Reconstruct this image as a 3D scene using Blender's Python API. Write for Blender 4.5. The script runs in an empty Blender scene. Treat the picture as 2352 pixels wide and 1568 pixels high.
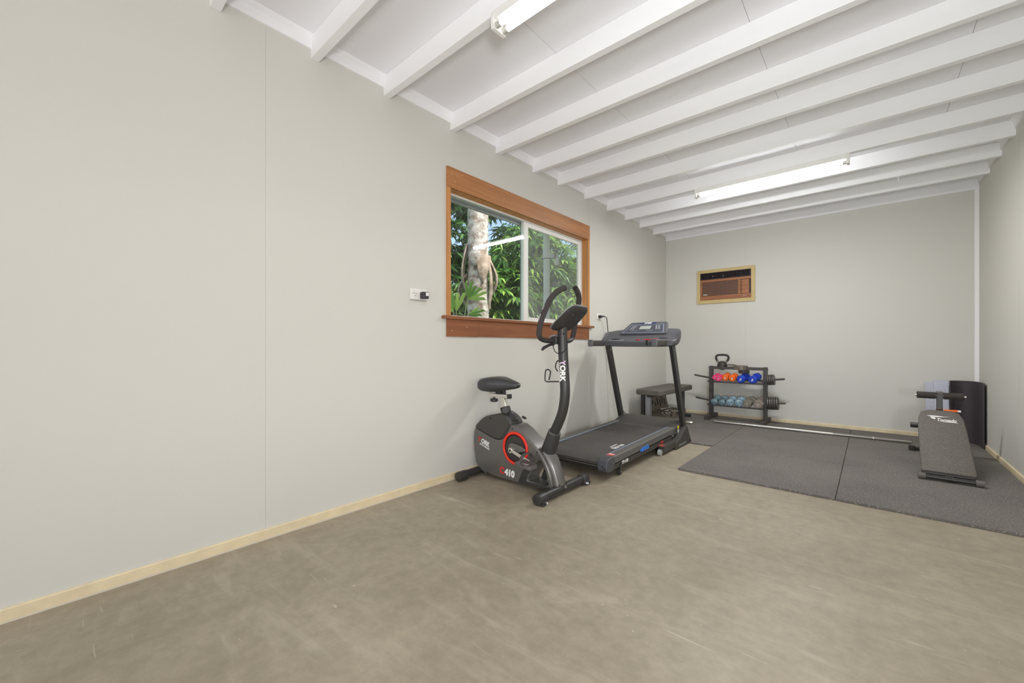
import bpy, bmesh, math, random
import numpy as np
from mathutils import Vector, Matrix, Euler

# ------------------------------------------------------------------ camera
SC = bpy.context.scene
COL = SC.collection
EYE = Vector((2.2436, 0.0, 0.95))
cam_d = bpy.data.cameras.new('camera')
cam = bpy.data.objects.new('camera', cam_d)
COL.objects.link(cam)
cam.location = EYE
cam.rotation_euler = (math.radians(90), 0, 0.7187)
cam_d.sensor_width = 36.0
cam_d.lens = 940.32 / 2352 * 36.0
cam_d.shift_y = (794.612 - 784) / 2352
cam_d.clip_start = 0.02
cam_d.clip_end = 200
SC.camera = cam

# ------------------------------------------------------------------ view, sky, sun, added lamps
vs = SC.view_settings
vs.view_transform = 'Standard'
vs.look = 'None'
vs.exposure = -0.12
vs.gamma = 1.0
vs.use_curve_mapping = False
SC.cycles.max_bounces = 10
SC.cycles.diffuse_bounces = 6
SC.cycles.transparent_max_bounces = 16
SC.cycles.sample_clamp_indirect = 6.0
SC.cycles.use_denoising = True

world = bpy.data.worlds.new('sky')
SC.world = world
world.use_nodes = True
wn = world.node_tree.nodes
wl = world.node_tree.links
sky = wn.new('ShaderNodeTexSky')
sky.sky_type = 'NISHITA'
sky.sun_disc = False
sky.sun_elevation = math.radians(52)
sky.sun_rotation = math.radians(100)
sky.air_density = 1.0
sky.dust_density = 5.0
wl.new(sky.outputs[0], wn['Background'].inputs[0])
wn['Background'].inputs[1].default_value = 0.42

sun_d = bpy.data.lights.new('sun', 'SUN')
sun_d.energy = 9.0
sun_d.angle = math.radians(1.0)
sun_d.color = (1.0, 0.95, 0.86)
sun = bpy.data.objects.new('sun', sun_d)
COL.objects.link(sun)
sun.rotation_euler = Vector((-0.60, -0.25, -0.85)).to_track_quat('-Z', 'Y').to_euler()


def area(name, loc, direction, sx, sy, power, color=(1, 1, 1)):
    d = bpy.data.lights.new(name, 'AREA')
    d.shape = 'RECTANGLE'
    d.size = sx
    d.size_y = sy
    d.energy = power
    d.color = color
    o = bpy.data.objects.new(name, d)
    COL.objects.link(o)
    o.location = loc
    o.rotation_euler = Vector(direction).to_track_quat('-Z', 'Y').to_euler()
    return o


# added lamps at invented unseen openings, and the battens' own light
COOL = (0.955, 0.98, 1.0)
area('added_key_lamp', (2.98, -0.50, 0.92), (-0.15, 0.90, 0.30), 0.32, 0.44, 59, COOL)  # added lamp standing in for a camera flash, set in an invented doorway
area('added_back_lamp', (1.5, -3.25, 0.80), (0, 0.80, 0.60), 2.3, 1.4, 52, COOL)  # added fill lamp in the invented back opening
area('added_side_lamp', (2.98, 2.05, 1.42), (-0.80, 0.60, 0.0), 3.0, 1.1, 4, COOL)  # added fill lamp in the invented side window

random.seed(7)
RNG = np.random.default_rng(11)


# ------------------------------------------------------------------ materials
def lin(c):
    r = []
    for v in c:
        v /= 255.0
        r.append(v / 12.92 if v <= 0.04045 else ((v + 0.055) / 1.055) ** 2.4)
    return (r[0], r[1], r[2], 1.0)


def mat(name, rgb, rough=0.5, metal=0.0, noise=None, bump=None, rgb2=None, spec=None, coat=0.0):
    """noise = (scale, low, high) blends rgb and rgb2; bump = (scale, strength, distance)"""
    m = bpy.data.materials.new(name)
    m.use_nodes = True
    nt = m.node_tree
    b = nt.nodes['Principled BSDF']
    b.inputs['Base Color'].default_value = lin(rgb)
    b.inputs['Roughness'].default_value = rough
    b.inputs['Metallic'].default_value = metal
    if spec is not None:
        b.inputs['Specular IOR Level'].default_value = spec
    if coat:
        b.inputs['Coat Weight'].default_value = coat
        b.inputs['Coat Roughness'].default_value = 0.15
    tc = None
    if noise or bump:
        tc = nt.nodes.new('ShaderNodeTexCoord')
    if noise:
        n = nt.nodes.new('ShaderNodeTexNoise')
        n.inputs['Scale'].default_value = noise[0]
        n.inputs['Detail'].default_value = 5
        nt.links.new(tc.outputs['Object'], n.inputs['Vector'])
        r = nt.nodes.new('ShaderNodeValToRGB')
        r.color_ramp.elements[0].position = noise[1]
        r.color_ramp.elements[1].position = noise[2]
        r.color_ramp.elements[0].color = lin(rgb)
        r.color_ramp.elements[1].color = lin(rgb2)
        nt.links.new(n.outputs['Fac'], r.inputs[0])
        nt.links.new(r.outputs[0], b.inputs['Base Color'])
    if bump:
        n = nt.nodes.new('ShaderNodeTexNoise')
        n.inputs['Scale'].default_value = bump[0]
        n.inputs['Detail'].default_value = 3
        nt.links.new(tc.outputs['Object'], n.inputs['Vector'])
        u = nt.nodes.new('ShaderNodeBump')
        u.inputs['Strength'].default_value = bump[1]
        u.inputs['Distance'].default_value = bump[2]
        nt.links.new(n.outputs['Fac'], u.inputs['Height'])
        nt.links.new(u.outputs[0], b.inputs['Normal'])
    return m


def emit(name, rgb, strength):
    m = bpy.data.materials.new(name)
    m.use_nodes = True
    b = m.node_tree.nodes['Principled BSDF']
    b.inputs['Base Color'].default_value = lin((240, 240, 238))
    b.inputs['Emission Color'].default_value = lin(rgb)
    b.inputs['Emission Strength'].default_value = strength
    return m


def wood(name, c1, c2, c3, axis, scale=1.0, rough=0.45):
    """grain running along axis (0 x, 1 y, 2 z)"""
    m = bpy.data.materials.new(name)
    m.use_nodes = True
    nt = m.node_tree
    b = nt.nodes['Principled BSDF']
    b.inputs['Roughness'].default_value = rough
    tc = nt.nodes.new('ShaderNodeTexCoord')
    mp = nt.nodes.new('ShaderNodeMapping')
    s = [38 * scale] * 3
    s[axis] = 1.6 * scale
    mp.inputs['Scale'].default_value = s
    nt.links.new(tc.outputs['Object'], mp.inputs[0])
    n = nt.nodes.new('ShaderNodeTexNoise')
    n.inputs['Scale'].default_value = 1.0
    n.inputs['Detail'].default_value = 8
    n.inputs['Distortion'].default_value = 0.8
    nt.links.new(mp.outputs[0], n.inputs['Vector'])
    r = nt.nodes.new('ShaderNodeValToRGB')
    r.color_ramp.elements[0].position = 0.30
    r.color_ramp.elements[1].position = 0.72
    r.color_ramp.elements[0].color = lin(c1)
    r.color_ramp.elements[1].color = lin(c3)
    e = r.color_ramp.elements.new(0.52)
    e.color = lin(c2)
    nt.links.new(n.outputs['Fac'], r.inputs[0])
    nt.links.new(r.outputs[0], b.inputs['Base Color'])
    u = nt.nodes.new('ShaderNodeBump')
    u.inputs['Strength'].default_value = 0.15
    u.inputs['Distance'].default_value = 0.001
    nt.links.new(n.outputs['Fac'], u.inputs['Height'])
    nt.links.new(u.outputs[0], b.inputs['Normal'])
    return m


def concrete():
    m = bpy.data.materials.new('concrete')
    m.use_nodes = True
    nt = m.node_tree
    L = nt.links
    b = nt.nodes['Principled BSDF']
    tc = nt.nodes.new('ShaderNodeTexCoord')

    def noise(scale, detail, rough=0.55, dist=0.0, stretch=None, rot=0.0):
        n = nt.nodes.new('ShaderNodeTexNoise')
        n.inputs['Scale'].default_value = scale
        n.inputs['Detail'].default_value = detail
        n.inputs['Roughness'].default_value = rough
        n.inputs['Distortion'].default_value = dist
        mp = nt.nodes.new('ShaderNodeMapping')
        mp.inputs['Scale'].default_value = stretch or (1, 1, 1)
        mp.inputs['Rotation'].default_value = (0, 0, rot)
        L.new(tc.outputs['Object'], mp.inputs[0])
        L.new(mp.outputs[0], n.inputs['Vector'])
        return n.outputs['Fac']

    def ramp(f, p0, p1, c0, c1):
        r = nt.nodes.new('ShaderNodeValToRGB')
        r.color_ramp.elements[0].position = p0
        r.color_ramp.elements[1].position = p1
        r.color_ramp.elements[0].color = c0
        r.color_ramp.elements[1].color = c1
        L.new(f, r.inputs[0])
        return r.outputs[0]

    def mix(f, a, c, blend='MIX'):
        x = nt.nodes.new('ShaderNodeMix')
        x.data_type = 'RGBA'
        x.blend_type = blend
        if isinstance(f, float):
            x.inputs[0].default_value = f
        else:
            L.new(f, x.inputs[0])
        for s, v in ((6, a), (7, c)):
            if isinstance(v, tuple):
                x.inputs[s].default_value = v
            else:
                L.new(v, x.inputs[s])
        return x.outputs[2]

    base = ramp(noise(1.1, 7, 0.6, 0.4), 0.34, 0.70, lin((158, 147, 127)), lin((180, 169, 149)))
    fine = ramp(noise(16, 6, 0.7), 0.3, 0.72, lin((190, 190, 190)), lin((255, 255, 255)))
    c = mix(0.5, base, mix(1.0, base, fine, 'MULTIPLY'))
    # trowel sweeps: long pale and dark arcs
    sw = ramp(noise(2.2, 5, 0.6, 1.6, (0.5, 2.6, 1), 0.5), 0.54, 0.78, (0, 0, 0, 1), (0.5, 0.5, 0.5, 1))
    c = mix(sw, c, lin((194, 185, 167)))
    dk = ramp(noise(1.7, 6, 0.62, 0.7, (1.8, 0.6, 1), -0.3), 0.56, 0.80, (0, 0, 0, 1), (0.45, 0.45, 0.45, 1))
    c = mix(dk, c, lin((134, 122, 103)))
    pt = ramp(noise(1.4, 7, 0.7, 1.2, (1.0, 1.3, 1), 0.9), 0.60, 0.70, (0, 0, 0, 1), (0.35, 0.35, 0.35, 1))
    c = mix(pt, c, lin((190, 180, 160)))
    # fine scratches
    sc = ramp(noise(7, 2, 0.4, 3.0, (0.25, 4.0, 1), 1.0), 0.735, 0.75, (0, 0, 0, 1), (0.4, 0.4, 0.4, 1))
    c = mix(sc, c, lin((206, 198, 182)))
    # tiny pale chips
    ch = ramp(noise(55, 2, 0.5, 0.0, (1.0, 0.45, 1), 0.6), 0.745, 0.765, (0, 0, 0, 1), (0.55, 0.55, 0.55, 1))
    c = mix(ch, c, lin((214, 206, 190)))
    L.new(c, b.inputs['Base Color'])
    L.new(ramp(noise(3.0, 5), 0.3, 0.7, (0.42, 0.42, 0.42, 1), (0.62, 0.62, 0.62, 1)), b.inputs['Roughness'])
    u = nt.nodes.new('ShaderNodeBump')
    u.inputs['Strength'].default_value = 0.12
    u.inputs['Distance'].default_value = 0.002
    L.new(noise(40, 4), u.inputs['Height'])
    L.new(u.outputs[0], b.inputs['Normal'])
    return m


def rubber_crumb():
    m = mat('rubber_crumb', (98, 94, 90), 0.85, noise=(2.0, 0.35, 0.7), rgb2=(113, 108, 103), bump=(260, 0.35, 0.002))
    nt = m.node_tree
    b = nt.nodes['Principled BSDF']
    src = b.inputs['Base Color'].links[0].from_socket
    tc = [n for n in nt.nodes if n.type == 'TEX_COORD'][0]
    n = nt.nodes.new('ShaderNodeTexNoise')
    n.inputs['Scale'].default_value = 130
    n.inputs['Detail'].default_value = 2
    nt.links.new(tc.outputs['Object'], n.inputs['Vector'])
    r = nt.nodes.new('ShaderNodeValToRGB')
    r.color_ramp.elements[0].position = 0.60
    r.color_ramp.elements[1].position = 0.66
    r.color_ramp.elements[0].color = (0, 0, 0, 1)
    r.color_ramp.elements[1].color = (0.75, 0.75, 0.75, 1)
    nt.links.new(n.outputs['Fac'], r.inputs[0])
    x = nt.nodes.new('ShaderNodeMix')
    x.data_type = 'RGBA'
    nt.links.new(r.outputs[0], x.inputs[0])
    nt.links.new(src, x.inputs[6])
    x.inputs[7].default_value = lin((172, 167, 160))
    nt.links.new(x.outputs[2], b.inputs['Base Color'])
    return m


def leaf_mat(name, c1, c2, c3):
    m = bpy.data.materials.new(name)
    m.use_nodes = True
    nt = m.node_tree
    L = nt.links
    b = nt.nodes['Principled BSDF']
    out = nt.nodes['Material Output']
    b.inputs['Roughness'].default_value = 0.38
    g = nt.nodes.new('ShaderNodeNewGeometry')
    r = nt.nodes.new('ShaderNodeValToRGB')
    r.color_ramp.elements[0].color = lin(c1)
    r.color_ramp.elements[1].color = lin(c3)
    e = r.color_ramp.elements.new(0.6)
    e.color = lin(c2)
    L.new(g.outputs['Random Per Island'], r.inputs[0])
    L.new(r.outputs[0], b.inputs['Base Color'])
    t = nt.nodes.new('ShaderNodeBsdfTranslucent')
    L.new(r.outputs[0], t.inputs[0])
    mx = nt.nodes.new('ShaderNodeMixShader')
    mx.inputs[0].default_value = 0.35
    L.new(b.outputs[0], mx.inputs[1])
    L.new(t.outputs[0], mx.inputs[2])
    L.new(mx.outputs[0], out.inputs[0])
    return m


def glass_mat(name, dust):
    m = bpy.data.materials.new(name)
    m.use_nodes = True
    nt = m.node_tree
    L = nt.links
    out = nt.nodes['Material Output']
    nt.nodes.remove(nt.nodes['Principled BSDF'])
    tr = nt.nodes.new('ShaderNodeBsdfTransparent')
    tr.inputs[0].default_value = (0.93, 0.95, 0.94, 1)
    gl = nt.nodes.new('ShaderNodeBsdfGlossy')
    gl.inputs['Roughness'].default_value = 0.0
    ge = nt.nodes.new('ShaderNodeNewGeometry')
    dt = nt.nodes.new('ShaderNodeVectorMath')
    dt.operation = 'DOT_PRODUCT'
    L.new(ge.outputs['Incoming'], dt.inputs[0])
    L.new(ge.outputs['Normal'], dt.inputs[1])
    prev = dt.outputs['Value']
    for op, val in (('ABSOLUTE', None), ('SUBTRACT', 1.0), ('POWER', 5.0), ('MULTIPLY_ADD', 0.96)):
        q = nt.nodes.new('ShaderNodeMath')
        q.operation = op
        if op == 'SUBTRACT':
            q.inputs[0].default_value = 1.0
            L.new(prev, q.inputs[1])
        else:
            L.new(prev, q.inputs[0])
            if val is not None:
                q.inputs[1].default_value = val
        if op == 'MULTIPLY_ADD':
            q.inputs[2].default_value = 0.04
        prev = q.outputs[0]
    fr = q
    mx = nt.nodes.new('ShaderNodeMixShader')
    L.new(fr.outputs[0], mx.inputs[0])
    L.new(tr.outputs[0], mx.inputs[1])
    L.new(gl.outputs[0], mx.inputs[2])
    last = mx.outputs[0]
    if dust:
        tc = nt.nodes.new('ShaderNodeTexCoord')
        n = nt.nodes.new('ShaderNodeTexNoise')
        n.inputs['Scale'].default_value = 4
        n.inputs['Detail'].default_value = 6
        L.new(tc.outputs['Object'], n.inputs['Vector'])
        r = nt.nodes.new('ShaderNodeValToRGB')
        r.color_ramp.elements[0].position = 0.3
        r.color_ramp.elements[1].position = 0.75
        r.color_ramp.elements[0].color = (dust * 0.55,) * 3 + (1,)
        r.color_ramp.elements[1].color = (dust * 1.5,) * 3 + (1,)
        L.new(n.outputs['Fac'], r.inputs[0])
        df = nt.nodes.new('ShaderNodeBsdfDiffuse')
        df.inputs[0].default_value = lin((205, 208, 206))
        m2 = nt.nodes.new('ShaderNodeMixShader')
        L.new(r.outputs[0], m2.inputs[0])
        L.new(last, m2.inputs[1])
        L.new(df.outputs[0], m2.inputs[2])
        last = m2.outputs[0]
    L.new(last, out.inputs[0])
    return m


WALL = mat('wall_paint', (209, 207, 200), 0.62, noise=(1.3, 0.3, 0.7), rgb2=(211, 209, 202), bump=(120, 0.03, 0.001))
WHITE = mat('white_gloss_paint', (244, 243, 244), 0.45, noise=(2.0, 0.3, 0.7), rgb2=(241, 240, 242))
CEIL = mat('ceiling_paint', (240, 239, 242), 0.6, noise=(1.0, 0.3, 0.7), rgb2=(237, 236, 240))
SKIRT = mat('cream_skirting_paint', (231, 214, 178), 0.5, noise=(14, 0.35, 0.75), rgb2=(218, 201, 166))
CONC = concrete()
RUBBER = rubber_crumb()
OAK = wood('stained_timber_lengthways', (158, 102, 56), (176, 117, 66), (186, 128, 76), 1)
OAKV = wood('stained_timber_upright', (176, 116, 60), (196, 135, 74), (206, 146, 84), 2)
OAKD = wood('dark_stained_timber', (122, 72, 42), (140, 86, 52), (152, 98, 62), 1)
ALU = mat('white_aluminium', (236, 237, 234), 0.4, 0.0)
ALUG = mat('grey_aluminium', (138, 142, 142), 0.4, 0.3)
GLASS = glass_mat('window_glass', 0.0)
GLASSD = glass_mat('dusty_window_glass', 0.12)
BLK = mat('black_plastic', (52, 50, 50), 0.42)
BLKM = mat('matt_black_plastic', (44, 43, 43), 0.65, bump=(300, 0.15, 0.001))
BLKTEX = mat('textured_black_plastic', (66, 63, 60), 0.6, bump=(220, 0.3, 0.001))
BLKMET = mat('black_enamelled_steel', (56, 54, 53), 0.38, 0.25)
RACKM = mat('dark_grey_steel', (78, 74, 73), 0.5, 0.2, noise=(30, 0.35, 0.7), rgb2=(70, 66, 66))
GUN = mat('gunmetal_plastic', (112, 109, 106), 0.30, 0.45, bump=(260, 0.08, 0.001))
FOAM = mat('black_foam', (62, 57, 55), 0.95, bump=(180, 0.5, 0.002))
VINYL = mat('black_vinyl', (60, 59, 61), 0.42, bump=(240, 0.1, 0.001))
VINYLG = mat('worn_grey_vinyl', (104, 99, 92), 0.75, noise=(9, 0.3, 0.7), rgb2=(92, 88, 82), bump=(240, 0.3, 0.001))
CHROME = mat('chrome', (226, 223, 214), 0.27, 0.9)
STEEL = mat('brushed_steel', (196, 194, 188), 0.3, 0.9)
SILVER = mat('silver_painted_steel', (150, 150, 154), 0.45, 0.3)
IRON = mat('cast_iron_enamel', (104, 100, 97), 0.34, 0.5)
RED = mat('red_plastic', (226, 48, 30), 0.4)
PRED = mat('pale_red_print', (214, 84, 78), 0.5)
BLUE = mat('blue_plastic', (46, 120, 210), 0.4)
YEL = mat('yellow_sticker', (240, 226, 20), 0.5)
INK = mat('white_print', (236, 234, 232), 0.5)
INKV = mat('lilac_print', (222, 196, 226), 0.5)
INKR = mat('red_print', (206, 48, 44), 0.5)
INKB = mat('black_print', (30, 30, 32), 0.6)
LCD = mat('grey_lcd', (176, 184, 174), 0.25)
PINK = mat('pink_vinyl', (232, 70, 126), 0.45)
ORNG = mat('orange_vinyl', (240, 108, 34), 0.45)
NAVY = mat('blue_neoprene', (30, 66, 190), 0.6, bump=(300, 0.2, 0.001))
TEAL = mat('dull_blue_paint', (98, 124, 134), 0.5, noise=(60, 0.50, 0.66), rgb2=(134, 152, 158))
SKYB = mat('chipped_pale_blue_paint', (146, 172, 186), 0.5, noise=(55, 0.52, 0.66), rgb2=(66, 92, 110))
HEXG = mat('bare_grey_iron', (136, 132, 118), 0.6, noise=(30, 0.3, 0.7), rgb2=(122, 116, 106))
HEXW = mat('warm_grey_iron', (148, 136, 128), 0.6, noise=(30, 0.3, 0.7), rgb2=(134, 122, 114))
GPO = mat('white_switch_plastic', (232, 230, 226), 0.35)
TAN = mat('tan_paint', (206, 184, 128), 0.5, noise=(12, 0.3, 0.7), rgb2=(196, 174, 120))
ACW = wood('woodgrain_plastic', (128, 80, 50), (160, 104, 68), (174, 118, 80), 0, 1.2)
ACD = mat('dark_brown_plastic', (70, 46, 38), 0.5)
ACB = mat('black_brown_plastic', (44, 34, 38), 0.5)
SLATB = mat('brown_slat_plastic', (128, 92, 74), 0.5)
TUBE = emit('lit_fluorescent_tube', (250, 253, 255), 50.0)
TUBEP = emit('lit_fluorescent_tube_pair', (250, 253, 255), 3.5)
TUBEEND = mat('tube_end_metal', (206, 206, 198), 0.35, 0.5)
WEBB = mat('grey_webbing', (102, 95, 85), 0.85, bump=(400, 0.4, 0.001))
BLKMAT = mat('black_pvc_foam', (60, 53, 57), 0.7, noise=(160, 0.4, 0.65), rgb2=(74, 66, 70), bump=(120, 0.3, 0.002))
BARK = mat('palm_bark', (176, 172, 168), 0.85, noise=(11, 0.42, 0.64), rgb2=(108, 94, 82), bump=(40, 0.6, 0.01))
BARKD = mat('dead_sheath', (168, 154, 142), 0.9, noise=(12, 0.3, 0.7), rgb2=(112, 96, 84), bump=(30, .6, .01))
BARKM = mat('brown_bark', (92, 78, 62), 0.9, noise=(14, 0.3, 0.7), rgb2=(66, 54, 42), bump=(30, 0.6, 0.01))
LEAFM = leaf_mat('mango_leaf', (44, 78, 36), (78, 122, 52), (138, 172, 74))
LEAFD = leaf_mat('dark_leaf', (30, 58, 30), (52, 92, 42), (96, 138, 60))
LEAFY = leaf_mat('sunlit_leaf', (96, 132, 30), (150, 184, 44), (206, 216, 70))
LEAFP = leaf_mat('fan_palm_leaf', (104, 150, 60), (140, 184, 74), (178, 208, 98))
LAWN = mat('lawn', (96, 122, 58), 0.9, noise=(6, 0.3, 0.7), rgb2=(126, 140, 78))
PVC = mat('grey_pipe', (206, 208, 214), 0.5)
FENCE = mat('white_fence_paint', (232, 226, 222), 0.6)


# ------------------------------------------------------------------ mesh helpers
class MB:
    def __init__(self):
        self.bm = bmesh.new()

    def face(self, vs):
        try:
            return self.bm.faces.new(vs)
        except ValueError:
            return None

    def box(self, x0, x1, y0, y1, z0, z1):
        v = [self.bm.verts.new(p) for p in ((x0, y0, z0), (x1, y0, z0), (x1, y1, z0), (x0, y1, z0),
                                           (x0, y0, z1), (x1, y0, z1), (x1, y1, z1), (x0, y1, z1))]
        for f in ((0, 3, 2, 1), (4, 5, 6, 7), (0, 1, 5, 4), (1, 2, 6, 5), (2, 3, 7, 6), (3, 0, 4, 7)):
            self.face([v[i] for i in f])
        return self

    def obox(self, c, ax, ay, az, sx, sy, sz):
        """box with centre c, unit axes ax ay az and full sizes"""
        c = Vector(c)
        ax, ay, az = Vector(ax).normalized(), Vector(ay).normalized(), Vector(az).normalized()
        v = []
        for k in (-1, 1):
            for i, j in ((-1, -1), (1, -1), (1, 1), (-1, 1)):
                v.append(self.bm.verts.new(c + ax * sx / 2 * i + ay * sy / 2 * j + az * sz / 2 * k))
        for f in ((0, 3, 2, 1), (4, 5, 6, 7), (0, 1, 5, 4), (1, 2, 6, 5), (2, 3, 7, 6), (3, 0, 4, 7)):
            self.face([v[i] for i in f])
        return self

    def beam(self, a, b, w, h, up=(0, 0, 1)):
        """rectangular bar from a to b, w across, h along up"""
        a, b = Vector(a), Vector(b)
        d = (b - a)
        s = d.cross(Vector(up)).normalized()
        u = s.cross(d).normalized()
        return self.obox((a + b) / 2, d, s, u, d.length, w, h)

    def ring(self, pts):
        return [self.bm.verts.new(p) for p in pts]

    def loft(self, rings, closed=True, caps=True):
        vr = [self.ring(r) for r in rings]
        n = len(vr[0])
        for a, b in zip(vr, vr[1:]):
            for i in range(n if closed else n - 1):
                j = (i + 1) % n
                self.face([a[i], a[j], b[j], b[i]])
        if caps and closed:
            self.face(list(reversed(vr[0])))
            self.face(vr[-1])
        return self

    def tube(self, pts, r, seg=12, caps=True, squash=None):
        pts = [Vector(p) for p in pts]
        n = len(pts)
        rr = r if isinstance(r, (list, tuple)) else [r] * n
        t = []
        for i in range(n):
            d = pts[min(i + 1, n - 1)] - pts[max(i - 1, 0)]
            t.append(d.normalized())
        up = Vector((0, 0, 1)) if abs(t[0].z) < 0.9 else Vector((0, 1, 0))
        s = t[0].cross(up).normalized()
        rings = []
        for i in range(n):
            s = (s - t[i] * s.dot(t[i])).normalized()
            u = s.cross(t[i])
            q = squash or 1.0
            rings.append([pts[i] + (s * math.cos(2 * math.pi * k / seg) + u * q * math.sin(2 * math.pi * k / seg)) * rr[i] for k in range(seg)])
        return self.loft(rings, True, caps)

    def cyl(self, a, b, r, seg=20, r2=None):
        return self.tube([a, b], [r, r if r2 is None else r2], seg)

    def lathe(self, c, axis, prof, seg=24):
        """prof: list of (distance along axis, radius)"""
        c = Vector(c)
        a = Vector(axis).normalized()
        up = Vector((0, 0, 1)) if abs(a.z) < 0.9 else Vector((1, 0, 0))
        s = a.cross(up).normalized()
        u = s.cross(a)
        rings = [[c + a * h + (s * math.cos(2 * math.pi * k / seg) + u * math.sin(2 * math.pi * k / seg)) * max(r, 1e-5)
                  for k in range(seg)] for h, r in prof]
        return self.loft(rings)

    def torus(self, c, axis, R, r, seg=40, sub=10, flat=1.0):
        c = Vector(c)
        a = Vector(axis).normalized()
        up = Vector((0, 0, 1)) if abs(a.z) < 0.9 else Vector((1, 0, 0))
        s = a.cross(up).normalized()
        u = s.cross(a)
        vr = []
        for i in range(seg):
            th = 2 * math.pi * i / seg
            d = s * math.cos(th) + u * math.sin(th)
            vr.append(self.ring([c + d * (R + r * math.cos(2 * math.pi * k / sub)) + a * r * flat * math.sin(2 * math.pi * k / sub) for k in range(sub)]))
        for i in range(seg):
            A, B = vr[i], vr[(i + 1) % seg]
            for k in range(sub):
                j = (k + 1) % sub
                self.face([A[k], B[k], B[j], A[j]])
        return self

    def prism(self, outer, lo, hi, fn, holes=()):
        """outline in 2-D, extruded between depths lo and hi; fn(u, v, d) gives the 3-D point"""
        loops = [outer] + list(holes)
        lower, upper = [], []
        for lp in loops:
            lower.append([self.bm.verts.new(fn(u, v, lo)) for u, v in lp])
            upper.append([self.bm.verts.new(fn(u, v, hi)) for u, v in lp])
        for a, b in zip(lower, upper):
            n = len(a)
            for i in range(n):
                j = (i + 1) % n
                self.face([a[i], a[j], b[j], b[i]])
        if not holes:
            self.face(list(reversed(lower[0])))
            self.face(upper[0])
        else:
            for grp in (lower, upper):
                es = []
                for lp in grp:
                    for i in range(len(lp)):
                        e = self.bm.edges.get((lp[i], lp[(i + 1) % len(lp)]))
                        es.append(e)
                bmesh.ops.triangle_fill(self.bm, use_beauty=True, use_dissolve=False, edges=es)
        return self

    def sphere(self, c, r, sx=1, sy=1, sz=1, u=24, v=14):
        res = bmesh.ops.create_uvsphere(self.bm, u_segments=u, v_segments=v, radius=r)
        for w in res['verts']:
            w.co = Vector(c) + Vector((w.co.x * sx, w.co.y * sy, w.co.z * sz))
        return self


OFF = {}


def obj(name, mb, m, parent=None, bevel=0.0, seg=2, smooth=35, label=None):
    """one mesh object; mb was drawn in world coordinates, or in the local ones of a rotated thing"""
    off = OFF.get(parent.name, Vector((0, 0, 0))) if parent else Vector((0, 0, 0))
    bm = mb.bm if isinstance(mb, MB) else mb
    bmesh.ops.remove_doubles(bm, verts=bm.verts, dist=1e-6)
    bmesh.ops.recalc_face_normals(bm, faces=bm.faces)
    if off.length:
        bmesh.ops.translate(bm, verts=bm.verts, vec=-off)
    me = bpy.data.meshes.new(name)
    bm.to_mesh(me)
    bm.free()
    me.materials.append(m)
    if smooth:
        me.shade_smooth()
        me.set_sharp_from_angle(angle=math.radians(smooth))
    o = bpy.data.objects.new(name, me)
    COL.objects.link(o)
    if parent:
        o.parent = parent
        OFF[o.name] = off
    if bevel:
        b = o.modifiers.new('edge', 'BEVEL')
        b.width = bevel
        b.segments = seg
        b.limit_method = 'ANGLE'
        b.angle_limit = math.radians(40)
        b.harden_normals = False
    if label:
        o['label'] = label
    return o


def tag(o, label, cat, group=None):
    o['label'] = label
    o['category'] = cat
    if group:
        o['group'] = group
    return o


def thing(name, label, cat, loc=(0, 0, 0), group=None, local=False):
    o = bpy.data.objects.new(name, None)
    COL.objects.link(o)
    o.location = loc
    o.empty_display_size = 0.1
    OFF[o.name] = Vector((0, 0, 0)) if local else Vector(loc)
    return tag(o, label, cat, group)


def copy_thing(src, loc, rot, label, group=None):
    c = src.copy()
    COL.objects.link(c)
    c.location = loc
    c.rotation_euler = rot
    c['label'] = label
    if group:
        c['group'] = group
    for ch in list(src.children):
        d = ch.copy()
        COL.objects.link(d)
        d.parent = c
        for g in list(ch.children):
            e = g.copy()
            COL.objects.link(e)
            e.parent = d
    return c


def struct(name, mb, m, parent=None, bevel=0.0, smooth=35):
    o = obj(name, mb, m, parent, bevel, smooth=smooth)
    if not parent:
        o['kind'] = 'structure'
    return o


def spline(pts, n=6, closed=False):
    P = [Vector(p) for p in pts]
    out = []
    N = len(P)
    rng = range(N if closed else N - 1)
    for i in rng:
        if closed:
            a, b, c, d = P[(i - 1) % N], P[i], P[(i + 1) % N], P[(i + 2) % N]
        else:
            a, b, c, d = P[max(i - 1, 0)], P[i], P[i + 1], P[min(i + 2, N - 1)]
        for k in range(n):
            t = k / n
            out.append(0.5 * ((2 * b) + (c - a) * t + (2 * a - 5 * b + 4 * c - d) * t * t + (3 * b - a - 3 * c + d) * t ** 3))
    if not closed:
        out.append(P[-1])
    return out


def spline2(pts, n=5, closed=True):
    return [(v.x, v.y) for v in spline([(a, b, 0) for a, b in pts], n, closed)]


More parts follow.
